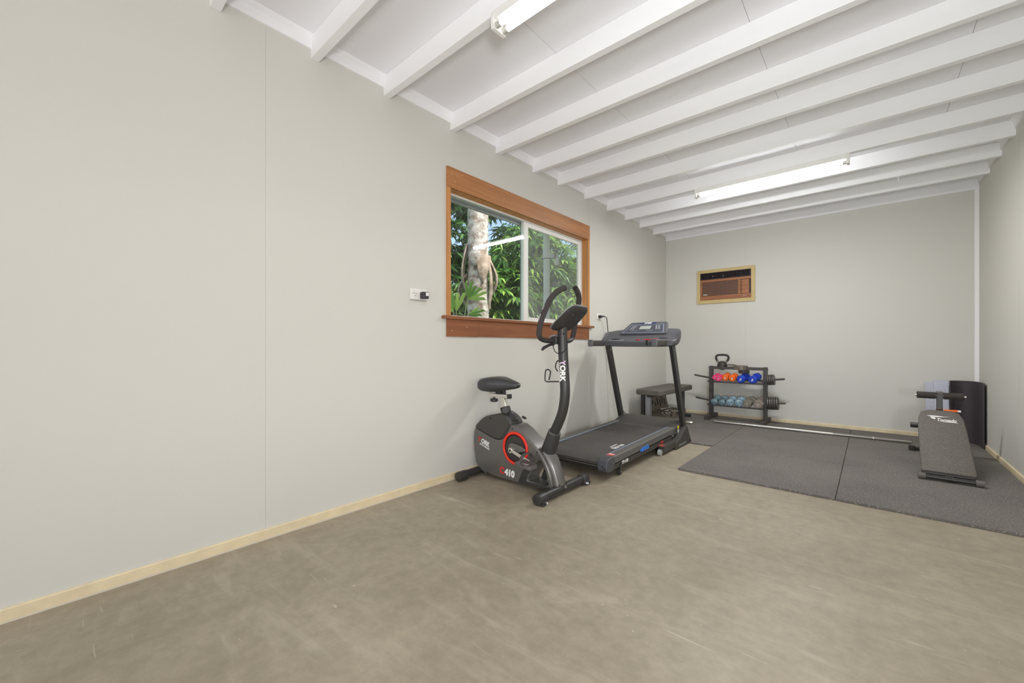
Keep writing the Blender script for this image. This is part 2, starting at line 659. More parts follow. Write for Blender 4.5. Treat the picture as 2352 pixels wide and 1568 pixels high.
def text(name, s, size, centre, right, up, m, parent, bold=0.0, shear=0.0, width=None, lift=0.0008, label=None):
    """flat lettering; centre, right and up give its place and direction; width scales it to an overall length"""
    cu = bpy.data.curves.new('lettering_curve', 'FONT')
    cu.body = s
    cu.size = size
    cu.offset = bold * 1.4 * size
    cu.shear = shear
    cu.align_x = 'CENTER'
    cu.align_y = 'CENTER'
    cu.extrude = 0.0004
    t = bpy.data.objects.new('lettering_curve', cu)
    COL.objects.link(t)
    dg = bpy.context.evaluated_depsgraph_get()
    dg.update()
    me = bpy.data.meshes.new_from_object(t.evaluated_get(dg))
    bpy.data.objects.remove(t)
    bpy.data.curves.remove(cu)
    n = len(me.vertices)
    co = np.empty(n * 3)
    me.vertices.foreach_get('co', co)
    co = co.reshape(-1, 3)
    w0 = co[:, 0].max() - co[:, 0].min()
    f = (width / w0) if width else 1.0
    R = Vector(right).normalized()
    U = Vector(up)
    U = (U - R * U.dot(R)).normalized()
    N = R.cross(U)
    off = OFF.get(parent.name, Vector((0, 0, 0))) if parent else Vector((0, 0, 0))
    o0 = np.array(Vector(centre) + N * lift - off)
    mid = (co.max(0) + co.min(0)) / 2
    P = o0 + np.outer((co[:, 0] - mid[0]) * f, np.array(R)) + np.outer(co[:, 1] - mid[1], np.array(U)) + np.outer(co[:, 2], np.array(N))
    me.vertices.foreach_set('co', P.reshape(-1))
    me.update()
    me.materials.clear()
    me.materials.append(m)
    me.name = name
    o = bpy.data.objects.new(name, me)
    COL.objects.link(o)
    if parent:
        o.parent = parent
        OFF[o.name] = off
    if label:
        o['label'] = label
    return o


# ------------------------------------------------------------------ the room
XW, YF, YB, ZC, ZJ = 3.0419, 5.9873, -3.3, 2.60, 2.4806
WY0, WY1, WZ0, WZ1 = 1.892, 3.764, 1.150, 2.07     # window opening

struct('floor', MB().box(-0.12, XW + 0.12, YB - 0.12, YF + 0.12, -0.12, 0.0), CONC)

mb = MB()
g = 0.0007


def lwall(y0, y1, z0, z1):
    mb.box(-0.12, -0.008, y0, y1, z0, z1)


lwall(YB, WY0, 0, ZC)
lwall(WY1, YF, 0, ZC)
lwall(WY0, WY1, 0, WZ0)
lwall(WY0, WY1, WZ1, ZC)
cuts = [YB, -1.46, 0.719, 3.779, YF]
for a, b in zip(cuts, cuts[1:]):
    a, b = a + g / 2, b - g / 2
    if a < WY0 < b:
        mb.box(-0.008, 0, a, WY0, 0, ZC)
        mb.box(-0.008, 0, WY0, WY1, 0, WZ0)
        mb.box(-0.008, 0, WY0, WY1, WZ1, ZC)
        mb.box(-0.008, 0, WY1, b, 0, ZC)
    else:
        mb.box(-0.008, 0, a, b, 0, ZC)
struct('wall_left', mb, WALL, smooth=0)

mb = MB().box(0, XW, YF + 0.008, YF + 0.12, 0, ZC)
for a, b in ((0.0, 1.03), (1.03, 2.238), (2.238, XW)):
    mb.box(a + g / 2, b - g / 2, YF, YF + 0.008, 0, ZC)
struct('wall_far', mb, WALL, smooth=0)

mb = MB()                                            # side wall; its doorway and long window are added to admit light
mb.box(XW, XW + 0.12, YB, -1.05, 0, ZC)
mb.box(XW, XW + 0.12, -1.05, -0.2, 2.05, ZC)
mb.box(XW, XW + 0.12, -0.2, 0.45, 0, ZC)
mb.box(XW, XW + 0.12, 0.45, 3.65, 0, 0.80)
mb.box(XW, XW + 0.12, 0.45, 3.65, 2.05, ZC)
mb.box(XW, XW + 0.12, 3.65, 4.567, 0, ZC)
mb.box(XW, XW + 0.12, 4.569, YF, 0, ZC)
struct('wall_right', mb, WALL, smooth=0)

mb = MB()
mb.box(-0.12, 0.3, YB - 0.12, YB, 0, ZC)
mb.box(2.7, XW + 0.12, YB - 0.12, YB, 0, ZC)
mb.box(0.3, 2.7, YB - 0.12, YB, 2.15, ZC)  # roller-door opening behind the camera, invented to let light in
struct('wall_back', mb, WALL, smooth=0)

mb = MB().box(-0.12, XW + 0.12, YB - 0.12, YF + 0.12, ZC + 0.006, ZC + 0.12)
xs = [0, 0.913, 1.782, 2.651, XW]
for a, b in zip(xs, xs[1:]):
    mb.box(a + 0.0013, b - 0.0013, YB, YF, ZC, ZC + 0.006)
struct('ceiling', mb, CEIL, smooth=0)

JY = [-3.0, -2.53, -2.06, -1.6, -1.13, -0.44, 0.03, 0.492, 0.935, 1.368, 1.898, 2.365, 2.837, 3.222, 3.706, 4.193, 4.646, 5.068, 5.507]
for i, y in enumerate(JY):
    struct('ceiling_beam', MB().box(0.0, XW, y, y + 0.043, ZJ, ZC), WHITE, bevel=0.002)
struct('trim_1', MB().box(0.0, XW, YF - 0.012, YF, 2.478, ZC), CEIL, bevel=0.001)      # white board along the far wall's top

n_trim = 2
for x0, x1, face in ((0.0, 0.022, 1), (XW - 0.022, XW, -1)):                              # ceiling coving along both long walls
    mb = MB()
    s = 1 if face > 0 else -1
    xa = 0.0 if s > 0 else XW
    prof = [(0, 2.530), (0.010, 2.530), (0.012, 2.545), (0.012, 2.578), (0.020, 2.584), (0.030, 2.598), (0.030, ZC), (0, ZC)]
    mb.prism(prof, YB, YF - 0.012, lambda u, v, d, s=s, xa=xa: (xa + s * u, d, v))
    struct('trim_%d' % n_trim, mb, WHITE, smooth=20)
    n_trim += 1

# flat cover strips in the far corners and over a sheet joint
for pts in ((0.0, 0.030, YF - 0.004, YF), (XW - 0.030, XW, YF - 0.004, YF)):
    struct('trim_%d' % n_trim, MB().box(pts[0], pts[1], pts[2], pts[3], 0.05, 2.478), WHITE if pts[0] > 1 else WALL, bevel=0.001)
    n_trim += 1
struct('trim_%d' % n_trim, MB().box(0, 0.003, 3.800, 3.832, 0.05, 2.53), WALL, bevel=0.001)
n_trim += 1


def skirting(name, pts, z0, h):
    """pts: (x, y) run along the wall, drawn slightly uneven"""
    (x0, y0), (x1, y1), (nx, ny) = pts
    n = 40
    rings = []
    for i in range(n + 1):
        t = i / n
        x, y = x0 + (x1 - x0) * t, y0 + (y1 - y0) * t
        dh = 0.0015 * math.sin(9 * t + 1) + 0.001 * math.sin(31 * t)
        d = 0.011
        rings.append([(x, y, z0), (x + nx * d, y + ny * d, z0), (x + nx * d, y + ny * d, z0 + h - 0.004 + dh),
                      (x + nx * (d - 0.004), y + ny * (d - 0.004), z0 + h + dh), (x, y, z0 + h + dh)])
    struct(name, MB().loft(rings), SKIRT)


skirting('baseboard_left', ((0, YB), (0, YF - 0.011), (1, 0)), 0.006, 0.045)
skirting('baseboard_far', ((0, YF), (XW, YF), (0, -1)), 0.0, 0.051)
skirting('baseboard_right', ((XW, -0.2), (XW, YF - 0.011), (-1, 0)), 0.0, 0.052)
struct('trim_%d' % n_trim, MB().box(0.0, 0.0125, YB, YF - 0.012, 0.0, 0.007), mat('pale_sealant', (212, 204, 186), .6))       # pale sealant line below the skirting
n_trim += 1

# frames of the invented doorway and side window, added for the light
mb = MB()
mb.box(XW - 0.012, XW + 0.13, -1.10, -1.04, 0, 2.10).box(XW - 0.012, XW + 0.13, -0.21, -0.15, 0, 2.10).box(XW - 0.012, XW + 0.13, -1.04, -0.21, 2.04, 2.10)
struct('added_door_frame', mb, WHITE)
mb = MB()
for y in (0.45, 1.51, 2.56, 3.60):
    mb.box(XW + 0.03, XW + 0.08, y, y + 0.05, 0.80, 2.05)
for a, b in ((0.50, 1.51), (1.56, 2.56), (2.61, 3.60)):
    mb.box(XW + 0.03, XW + 0.08, a, b, 0.80, 0.85).box(XW + 0.03, XW + 0.08, a, b, 2.0, 2.05)
struct('added_window_frame', mb, ALU)  # unseen window added for side light
struct('trim_%d' % n_trim, MB().box(XW + 0.12, XW + 4.2, -4.0, 6.3, 2.62, 2.70), WHITE)     # unseen roof added to keep sun out of the side openings
n_trim += 1

# ------------------------------------------------------------------ the window
win = bpy.data.objects.new('window_1', None)
COL.objects.link(win)
win.location = (0, 2.83, 1.6)
win['kind'] = 'structure'
win['label'] = 'aluminium sliding window with stained timber surround'
OFF[win.name] = Vector(win.location)
obj('head_board', MB().box(-0.005, 0.016, 1.861, 3.795, 2.07, 2.2165), OAK, win, 0.002)
obj('side_board', MB().box(-0.005, 0.015, 1.861, 1.893, 1.163, 2.07), OAKV, win, 0.002)
obj('side_board', MB().box(-0.005, 0.015, 3.764, 3.795, 1.163, 2.07), OAKV, win, 0.002)
obj('apron_board', MB().box(-0.002, 0.012, 1.861, 2.168, 1.018, 1.142), OAKD, win, 0.0015)
obj('apron_board', MB().box(-0.002, 0.012, 2.1695, 3.790, 1.020, 1.142), OAKD, win, 0.0015)
obj('sill', MB().box(-0.058, 0.034, 1.820, 3.862, 1.142, 1.164), OAKD, win, 0.003)
mb = MB()                                            # timber lining of the opening
mb.box(-0.060, -0.005, WY0 - 0.005, WY0 + 0.001, 1.16, 2.07).box(-0.060, -0.005, WY1 - 0.001, WY1 + 0.012, 1.16, 2.07)
mb.box(-0.060, -0.005, WY0, WY1, 2.066, 2.075)
obj('jamb_lining', mb, OAKV, win)
mb = MB()
for k in range(11):                                  # pale filled nail holes
    y = (1.90, 1.93, 2.0, 2.45, 3.0, 3.30, 3.74, 1.905, 3.2, 3.70, 2.05)[k]
    z = (2.18, 2.12, 2.19, 2.14, 2.15, 2.16, 2.12, 1.06, 1.10, 1.05, 1.09)[k]
    mb.cyl((0.0115, y, z), (0.0166 if z > 1.5 else 0.0126, y, z), 0.0035, 8)
obj('nail_filler', mb, mat('wood_filler', (222, 196, 160), 0.7), win)
FY0, FY1, FZ0, FZ1 = WY0, WY1, 1.164, 2.066
mb = MB()                                            # outer aluminium frame with its dark upper track
mb.box(-0.118, -0.058, FY0, FY0 + 0.02, FZ0, FZ1).box(-0.118, -0.058, FY1 - 0.018, FY1, FZ0, FZ1)
mb.box(-0.118, -0.058, FY0 + 0.02, FY1 - 0.018, FZ1 - 0.014, FZ1).box(-0.118, -0.058, FY0 + 0.02, FY1 - 0.018, FZ0, FZ0 + 0.012)
obj('outer_frame', mb, ALU, win, 0.001)
mb = MB()
mb.box(-0.112, -0.100, FY0 + 0.02, 2.86, FZ1 - 0.045, FZ1 - 0.014).box(-0.112, -0.094, FY0 + 0.02, 2.84, FZ1 - 0.026, FZ1 - 0.014)
mb.box(-0.106, -0.0925, 2.795, 2.832, FZ0 + 0.012, FZ1 - 0.014)
obj('fixed_frame', mb, ALUG, win, 0.001)
SY0, SY1 = 2.792, FY1 - 0.018
mb = MB()
mb.box(-0.090, -0.066, SY0, SY0 + 0.070, FZ0 + 0.012, FZ1 - 0.014).box(-0.090, -0.066, SY1 - 0.036, SY1, FZ0 + 0.012, FZ1 - 0.014)
mb.box(-0.090, -0.066, SY0 + 0.070, SY1 - 0.036, FZ1 - 0.050, FZ1 - 0.014).box(-0.090, -0.066, SY0 + 0.070, SY1 - 0.036, FZ0 + 0.012, FZ0 + 0.045)
mb.box(-0.0655, -0.061, SY0 + 0.006, SY0 + 0.020, FZ0 + 0.02, FZ1 - 0.02)
obj('sliding_sash', mb, ALU, win, 0.0015)
obj('glass_pane', MB().box(-0.0655, -0.0615, FY0 + 0.02, 2.790, FZ0 + 0.012, FZ1 - 0.014), GLASS, win, smooth=0)
obj('glass_pane', MB().box(-0.080, -0.077, SY0 + 0.066, SY1 - 0.034, FZ0 + 0.043, FZ1 - 0.048), GLASSD, win, smooth=0)

# ------------------------------------------------------------------ fluorescent lights
def batten(label, x0, x1, yc, tubes, z0, watts):
    t = thing('fluorescent_light', label, 'ceiling light', ((x0 + x1) / 2, yc, ZJ), 'fluorescent battens under the ceiling joists')
    w = 0.040 if tubes == 2 else 0.026
    obj('housing', MB().box(x0, x1, yc - w, yc + w, z0 + 0.026, ZJ), GPO, t, 0.003)
    for s, x in ((-1, x0), (1, x1)):
        mb = MB()
        pr = [(yc - w, ZJ), (yc - w - 0.006, z0 + 0.02), (yc - w, z0 - 0.014), (yc + w, z0 - 0.014), (yc + w + 0.006, z0 + 0.02), (yc + w, ZJ)]
        mb.prism(pr, x - 0.004 if s < 0 else x - 0.014, x + 0.014 if s < 0 else x + 0.004, lambda u, v, d: (d, u, v))
        obj('end_cap', mb, GPO, t, 0.002)
    for k in range(tubes):
        y = yc + (0.0235 * (2 * k - 1) if tubes == 2 else 0)
        tb = obj('tube', MB().cyl((x0 + 0.040, y, z0 + 0.004), (x1 - 0.040, y, z0 + 0.004), 0.013, 16), TUBEP if tubes == 2 else TUBE, t)
        for xa, xb in ((x0 + 0.014, x0 + 0.041), (x1 - 0.041, x1 - 0.014)):
            obj('tube_cap', MB().cyl((xa, y, z0 + 0.004), (xb, y, z0 + 0.004), 0.0135, 16), TUBEEND, tb)
    lt = area('batten_light', ((x0 + x1) / 2, yc, z0 - 0.020), (0, 0, -1), x1 - x0 - 0.1, 0.05, watts, (1.0, 1.0, 0.985))
    return t


batten('lit twin-tube fluorescent batten above the bare concrete floor', 0.94, 2.16, 1.390, 2, 2.415, 5)
batten('lit single-tube fluorescent batten over the exercise mats, brightening the joists around it', 0.955, 2.118, 4.214, 1, 2.412, 32)

mb = MB()
mb.tube(spline([(2.436, 5.09, 2.4806), (2.436, 5.09, 2.462), (2.436, 5.092, 2.452), (2.436, 5.085, 2.444), (2.436, 5.076, 2.448), (2.436, 5.076, 2.456)], 4), 0.0025, 8)
mb.cyl((2.436, 5.09, 2.4806), (2.436, 5.09, 2.477), 0.008, 12)
tag(obj('ceiling_hook', mb, WHITE), 'small white screw hook under a ceiling joist near the far wall', 'hook')

# ------------------------------------------------------------------ power points
t = thing('power_point', 'white double power point beside the window with an adapter plugged in', 'power outlet', (0.0, 1.625, 1.292))
obj('plate', MB().box(0.0, 0.008, 1.561, 1.690, 1.254, 1.326), GPO, t, 0.003)
mb = MB()
for dy, dz in ((-0.014, 0.0), (0.0, -0.002), (0.012, -0.004), (0.004, -0.018)):
    mb.box(0.0075, 0.0088, 1.593 + dy - 0.0015, 1.593 + dy + 0.0015, 1.297 + dz - 0.004, 1.297 + dz + 0.004)
obj('socket_slots', mb, INKB, t)
for y in (1.590, 1.662):
    obj('switch', MB().box(0.008, 0.0115, y - 0.006, y + 0.006, 1.309, 1.318), GPO, t, 0.001)
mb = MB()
mb.box(0.004, 0.0075, 1.561, 1.690, 1.2495, 1.2545)  # grey strip drawn in place of the shade under the plate
obj('plate_shade', mb, mat('grey_shade_strip', (168, 160, 156), 0.6), t)
t = thing('plug_adapter', 'small black plug adapter with a white label in the double power point', 'adapter', (0.008, 1.657, 1.284))
obj('case', MB().box(0.0088, 0.050, 1.632, 1.676, 1.262, 1.306), BLK, t, 0.004)
obj('label_sticker', MB().box(0.0495, 0.0506, 1.650, 1.672, 1.280, 1.302), INK, t)
t = thing('power_point', 'small white single power point above the treadmill with a black plug in it', 'power outlet', (0.0, 4.005, 1.275))
obj('plate', MB().box(0.0, 0.008, 3.958, 4.056, 1.243, 1.305), GPO, t, 0.003)
obj('switch', MB().box(0.008, 0.0115, 3.975, 3.987, 1.292, 1.299), GPO, t, 0.001)

# ------------------------------------------------------------------ air conditioner in the far wall
ac = thing('air_conditioner', 'old brown woodgrain wall air conditioner framed in tan timber', 'air conditioner', (0.786, YF, 1.76))
yA = YF


def yz(x0, x1, z0, z1, d0, d1):
    return MB().box(x0, x1, yA - d1, yA - d0, z0, z1)


mb = MB()
mb.box(0.435, 1.137, yA - 0.018, yA, 1.947, 1.989).box(0.435, 1.137, yA - 0.018, yA, 1.529, 1.575)
mb.box(0.435, 0.476, yA - 0.018, yA, 1.575, 1.947).box(1.095, 1.137, yA - 0.018, yA, 1.575, 1.947)
obj('surround', mb, TAN, ac, 0.0015)
obj('back_panel', yz(0.476, 1.095, 1.575, 1.947, 0.0, 0.004), ACB, ac)
mb = MB()
mb.box(0.478, 1.093, yA - 0.016, yA - 0.004, 1.940, 1.947).box(0.478, 0.490, yA - 0.016, yA - 0.004, 1.858, 1.94)
mb.box(1.080, 1.093, yA - 0.016, yA - 0.004, 1.858, 1.94).box(0.478, 1.093, yA - 0.016, yA - 0.004, 1.852, 1.860)
for k in range(7):
    z = 1.870 + k * 0.0105
    mb.obox((0.785, yA - 0.009, z), (1, 0, 0), (0, 1, -0.5), (0, 0.5, 1), 0.59, 0.010, 0.0025)
for k in range(11):
    mb.box(0.53 + k * 0.05, 0.533 + k * 0.05, yA - 0.015, yA - 0.006, 1.86, 1.94)
obj('outlet_grille', mb, ACB, ac)
WORN = mat('worn_grey_plastic', (150, 140, 140), 0.5)
obj('louvre_tab', MB().box(0.630, 0.648, yA - 0.0165, yA - 0.012, 1.892, 1.899), WORN, ac)
obj('louvre_tab', MB().box(0.762, 0.766, yA - 0.0165, yA - 0.012, 1.875, 1.905), WORN, ac)
obj('upper_trim', yz(0.478, 1.093, 1.820, 1.852, 0.004, 0.020), ACW, ac, 0.002)
obj('lower_trim', yz(0.478, 1.093, 1.577, 1.632, 0.004, 0.020), ACW, ac, 0.002)
obj('side_trim', yz(0.478, 0.503, 1.634, 1.818, 0.004, 0.017), ACW, ac, 0.002)
obj('side_trim', yz(0.945, 0.976, 1.634, 1.818, 0.004, 0.018), ACW, ac, 0.002)
obj('control_cover', yz(0.983, 1.072, 1.636, 1.816, 0.004, 0.016), ACW, ac, 0.002)
obj('side_trim', yz(1.078, 1.093, 1.634, 1.818, 0.004, 0.016), ACD, ac, 0.001)
obj('intake_backing', yz(0.503, 0.945, 1.632, 1.820, 0.004, 0.008), ACD, ac)
mb = MB()
n = 46
for k in range(n):
    x = 0.508 + k * (0.432 / (n - 1))
    mb.box(x - 0.0024, x + 0.0024, yA - 0.0145, yA - 0.007, 1.634, 1.818)
obj('intake_slats', mb, SLATB, ac)
obj('maker_badge', yz(0.514, 0.568, 1.646, 1.656, 0.0145, 0.0160), INK, ac)
obj('model_badge', yz(1.000, 1.044, 1.604, 1.609, 0.020, 0.0212), mat('pale_print', (206, 176, 150), 0.5), ac)

# ------------------------------------------------------------------ rubber floor mats
MX = [0.180, 1.131, 2.083, XW - 0.013]
MY = [3.203, 4.172, 5.122, YF - 0.013]
MATZ = 0.015
mats = [(1, 0, 'speckled grey rubber floor tile at the outer corner of the mats facing the treadmill'),
        (2, 0, 'speckled grey rubber floor tile in front of the sit-up bench foot, against the bare concrete'),
        (0, 1, 'speckled grey rubber floor tile beside the treadmill front foot'),
        (1, 1, 'speckled grey rubber floor tile in the middle of the mats, in front of the barbell'),
        (2, 1, 'speckled grey rubber floor tile under the sit-up bench'),
        (0, 2, 'speckled grey rubber floor tile under the flat bench and tool case'),
        (1, 2, 'speckled grey rubber floor tile under the dumbbell rack and barbell'),
        (2, 2, 'speckled grey rubber floor tile in the far corner under the leaning mats')]
for i, j, lab in mats:
    e = 0.0022
    mb = MB()
    if (i, j) == (0, 1):                             # cut around the treadmill foot
        mb.prism([(MX[0] + e, 4.224), (0.918, 4.224), (0.918, 4.145), (MX[1] - e, 4.152), (MX[1] - e, MY[2] - e), (MX[0] + e, MY[2] - e)], 0.0, MATZ, lambda u, v, d: (u, v, d))
    else:
        mb.box(MX[i] + e, MX[i + 1] - e, MY[j] + e, MY[j + 1] - e, 0.0, MATZ)
    o = obj('rubber_mat', mb, RUBBER, None, 0.002)
    tag(o, lab, 'floor mat', 'rubber floor tiles')

# ------------------------------------------------------------------ exercise bike (faces +x; local y 0 is its centre plane)
BX, BY, BZ = 0.018, 2.178, 0.0
bike = thing('exercise_bike', 'black and grey upright exercise bike standing below the window', 'exercise bike', (BX, BY, BZ), local=True)
fxz = lambda u, v, d: (u, d, v)
gray = [(.10, .032), (.055, .055), (.022, .10), (.008, .17), (.003, .24), (.004, .30), (.013, .343), (.06, .330), (.12, .312), (.17, .298), (.215, .290),
        (.25, .289), (.285, .300), (.315, .325), (.34, .365), (.369, .412), (.41, .408), (.46, .382), (.513, .342), (.56, .313), (.60, .280),
        (.645, .235), (.68, .185), (.705, .125), (.722, .045), (.60, .030), (.43, .024), (.25, .024)]
hole = [(.512, .060), (.535, .100), (.575, .165), (.605, .210), (.628, .208), (.655, .160), (.680, .095), (.686, .068), (.672, .058), (.60, .054)]
HW = 0.070
mb = MB().prism(gray, -HW, HW, fxz, [hole])
shell = obj('body_shell', mb, GUN, bike, 0.010, 3, 40)
dark = [(.013, .345), (.060, .332), (.12, .314), (.17, .300), (.215, .292), (.25, .291), (.285, .302), (.315, .327), (.34, .367), (.369, .414),
        (.352, .440), (.32, .462), (.289, .474), (.23, .468), (.169, .456), (.12, .440), (.081, .416), (.045, .385), (.022, .365)]
obj('upper_cover', MB().prism(dark, -HW + .002, HW - .002, fxz), BLKTEX, bike, 0.009, 3, 40, 'dark textured upper cover')
mb = MB()                                            # dark end of the panel seam and the dark leg inset
mb.prism([(.295, .302), (.318, .322), (.345, .364), (.372, .408), (.362, .418), (.330, .382), (.300, .338), (.270, .305)], -HW - .0015, -HW + .006, fxz)
obj('inset_panel', mb, BLK, bike, 0.002)
mb = MB()
mb.prism([(.432, .024), (.520, .030), (.66, .040), (.700, .048), (.700, .058), (.60, .052), (.505, .054), (.520, .095), (.560, .150), (.500, .150), (.470, .11)], -HW - .0015, -HW + .006, fxz)
obj('inset_panel', mb, BLK, bike, 0.002)
for x, z in ((.175, .432), (.385, .385), (.600, .262), (.150, .040)):
    obj('screw_hole', MB().cyl((x, -HW - .002, z), (x, -HW + .004, z), 0.0055, 12), INKB, bike)
obj('crank_ring', MB().torus((.412, -HW - .002, .256), (0, 1, 0), 0.103, 0.0105, 48, 10, 0.7), RED, bike, label='red ring around the crank')
obj('crank_well', MB().lathe((.412, -HW - .003, .256), (0, 1, 0), [(0, 0.093), (0.0, 0.088), (0.008, 0.086), (0.008, 0.0)], 40), BLK, bike)
mb = MB()
pts = spline2([(.360, .258), (.375, .285), (.41, .290), (.46, .283), (.500, .268), (.505, .252), (.47, .240), (.42, .232), (.38, .235)], 5)
mb.prism(pts, -HW - .016, -HW - .004, fxz)
obj('crank_cover', mb, GUN, bike, 0.004)
mb = MB()
mb.beam((.388, -HW - .024, .246), (.560, -HW - .030, .196), 0.012, 0.022)
mb.cyl((.392, -HW - .034, .244), (.392, -HW - .006, .244), 0.019, 18)
crank = obj('crank_arm', mb, CHROME, bike, 0.003)
obj('crank_bolt', MB().cyl((.392, -HW - .038, .244), (.392, -HW - .033, .244), 0.008, 6), BLK, crank)
pc = Vector((.575, -.150, .192))
mb = MB()
mb.prism([(-.062, -.046), (.050, -.046), (.064, -.030), (.064, .030), (.050, .046), (-.062, .046)], -.012, .012,
         lambda u, v, d: (pc.x + u, pc.y + v, pc.z + d - u * .10))
mb.cyl((pc.x, pc.y, pc.z), (pc.x, -HW - .03, pc.z), 0.008, 10)
PEDM = mat('grey_pedal_plastic', (92, 88, 86), .55)
ped = obj('pedal', mb, PEDM, bike, 0.004)
obj('foot_grip', MB().box(pc.x - .045, pc.x + .035, pc.y - .036, pc.y - .020, pc.z + .010, pc.z + .0165), mat('worn_grey_rubber', (150, 136, 132), 0.8), ped, 0.002)
arc = spline([(pc.x + .002, pc.y - .048, pc.z + .004), (pc.x - .004, pc.y - .050, pc.z + .045), (pc.x + .004, pc.y - .020, pc.z + .072), (pc.x + .008, pc.y + .022, pc.z + .070),
              (pc.x + .002, pc.y + .050, pc.z + .040), (pc.x + .002, pc.y + .048, pc.z + .002)], 6)
mb = MB()
mb.loft([[(p.x - .013, p.y, p.z), (p.x + .013, p.y, p.z), (p.x + .013, p.y * 1.0 + .0005, p.z + .004), (p.x - .013, p.y + .0005, p.z + .004)] for p in arc])
obj('toe_strap', mb, mat('grey_black_rubber', (76, 73, 71), .6), ped)
mb = MB()                                            # far crank and pedal
mb.beam((.388, HW + .020, .248), (.225, HW + .026, .296), 0.012, 0.022)
fc = obj('crank_arm', mb, CHROME, bike, 0.003)
mb = MB()
mb.prism([(-.062, -.046), (.050, -.046), (.064, -.030), (.064, .030), (.050, .046), (-.062, .046)], -.012, .012, lambda u, v, d: (.215 + u, .148 + v, .300 + d))
obj('pedal', mb, PEDM, bike, 0.004)
# frame seen through the opening
mb = MB()
mb.tube([(.640, .030, .230), (.600, .034, .120), (.575, .036, .060)], 0.020, 14)
obj('inner_strut', mb, BLK, bike)
# stabiliser bars
mb = MB()
mb.tube([(.052, -.235, .036), (.052, .235, .036)], 0.026, 18)
mb.tube([(.052, -.03, .036), (.095, -.02, .060)], [0.030, 0.028], 14)
rs = obj('rear_stabiliser', mb, BLKMET, bike)
for s in (-1, 1):
    mb = MB()
    mb.loft([[(.052 + .034 * math.cos(a) * k, s * y, .034 + .033 * math.sin(a) * k2) for a in np.linspace(0, 2 * math.pi, 18, endpoint=False)]
             for y, k, k2 in ((.190, .86, .86), (.193, 1, 1), (.262, 1.02, 1.0), (.272, .92, .90), (.275, .5, .5))])
    obj('end_cap', mb, BLK, rs)
mb = MB()
mb.tube([(.735, -.205, .036), (.735, .255, .036)], 0.029, 18)
fs = obj('front_stabiliser', mb, BLKMET, bike)
for s, yc in ((-1, -.185), (1, .235)):
    mb = MB()
    mb.loft([[(.735 + .037 * math.cos(a) * k, yc + s * y, .035 + .035 * math.sin(a) * k2) for a in np.linspace(0, 2 * math.pi, 18, endpoint=False)]
             for y, k, k2 in ((0, .86, .86), (.003, 1, 1), (.056, 1.03, 1.0), (.066, .94, .92), (.069, .5, .5))])
    cp = obj('end_cap', mb, BLK, fs)
    wh = obj('transport_wheel', MB().cyl((.766, yc + s * .030, .0165), (.766, yc + s * .056, .0165), 0.016, 14), BLKM, fs)
    obj('wheel_hub', MB().cyl((.766, yc - s * .070 if False else yc + s * .024, .0165), (.783, yc + s * .024, .0165), 0.006, 10), INK, wh)
mb = MB().box(.690, .752, -.040, .055, .050, .078)
obj('foot_bracket', mb, BLK, bike, 0.008, 3)
obj('foot_bolt', MB().cyl((.762, .01, .052), (.770, .01, .050), .006, 10), STEEL, bike)
# front leg of the shell, rounded, down to the stabiliser
mb = MB()
mb.loft([[(x + w * math.cos(a), d * math.sin(a), z + w * .5 * math.cos(a)) for a in np.linspace(0, 2 * math.pi, 20, endpoint=False)]
         for x, z, w, d in ((.628, .262, .030, .052), (.665, .215, .034, .054), (.692, .160, .034, .052), (.712, .105, .033, .050), (.726, .050, .034, .050))])
obj('front_leg', mb, GUN, bike)
# seat
rings = []
for x, hw, zt, zb in ((.045, .050, .675, .655), (.060, .088, .697, .624), (.100, .118, .718, .616), (.150, .124, .727, .615), (.200, .108, .728, .619),
                      (.250, .078, .721, .630), (.300, .053, .712, .640), (.345, .039, .701, .648), (.375, .028, .692, .657), (.388, .012, .682, .672)):
    r = []
    for k in range(20):
        a = 2 * math.pi * k / 20
        c, s = math.cos(a), math.sin(a)
        zz = (zt + zb) / 2 + (zt - zb) / 2 * (abs(s) ** 0.7) * (1 if s > 0 else -1)
        if s > 0:
            zz += 0.010 * abs(c) ** 2 * (hw / .12)
        r.append((x, hw * (abs(c) ** 0.75) * (1 if c > 0 else -1), zz))
    rings.append(r)
seat = obj('saddle', MB().loft(rings), VINYL, bike, smooth=60)
mb = MB().box(.175, .225, -.020, .020, .602, .640)
mb.cyl((.246, 0, .600), (.243, 0, .650), 0.013, 14)
obj('saddle_clamp', mb, BLKM, bike, 0.003)
mb = MB().box(.105, .290, -.016, .016, .578, .606)
mb.beam((.232, 0, .582), (.258, 0, .500), .032, .046, (1, 0, 0))
post = obj('seat_post', mb, CHROME, bike, 0.003)
obj('rail_end_cap', MB().box(.286, .304, -.0175, .0175, .576, .608), BLK, post, 0.002)
mb = MB()
mb.lathe((.146, 0, .578), (0, 0, -1), [(0, .008), (.012, .008), (.013, .024), (.017, .029), (.030, .029), (.036, .022), (.037, .0)], 20)
obj('slide_knob', mb, BLK, post)
mb = MB()
mb.beam((.253, 0, .516), (.272, 0, .458), .048, .060, (1, 0, 0))
obj('post_sleeve', mb, BLKM, bike, 0.006, 3)
mb = MB()
mb.lathe((.285, -.018, .500), (.55, -.83, .05), [(0, .010), (.022, .010), (.024, .022), (.030, .027), (.052, .027), (.056, .022), (.057, 0)], 16)
obj('height_knob', mb, BLK, bike)
mb = MB()
mb.loft([[(x + w * math.cos(a), d * math.sin(a), z) for a in np.linspace(0, 2 * math.pi, 20, endpoint=False)]
         for x, z, w, d in ((.300, .440, .085, .058), (.292, .462, .066, .050), (.282, .476, .050, .042), (.278, .486, .046, .038))])
obj('neck_cover', mb, BLK, bike)
obj('shell_clip', MB().obox((.395, .045, .448), (1, 0, -.4), (0, 1, 0), (.4, 0, 1), .030, .020, .012), BLK, bike, 0.002)
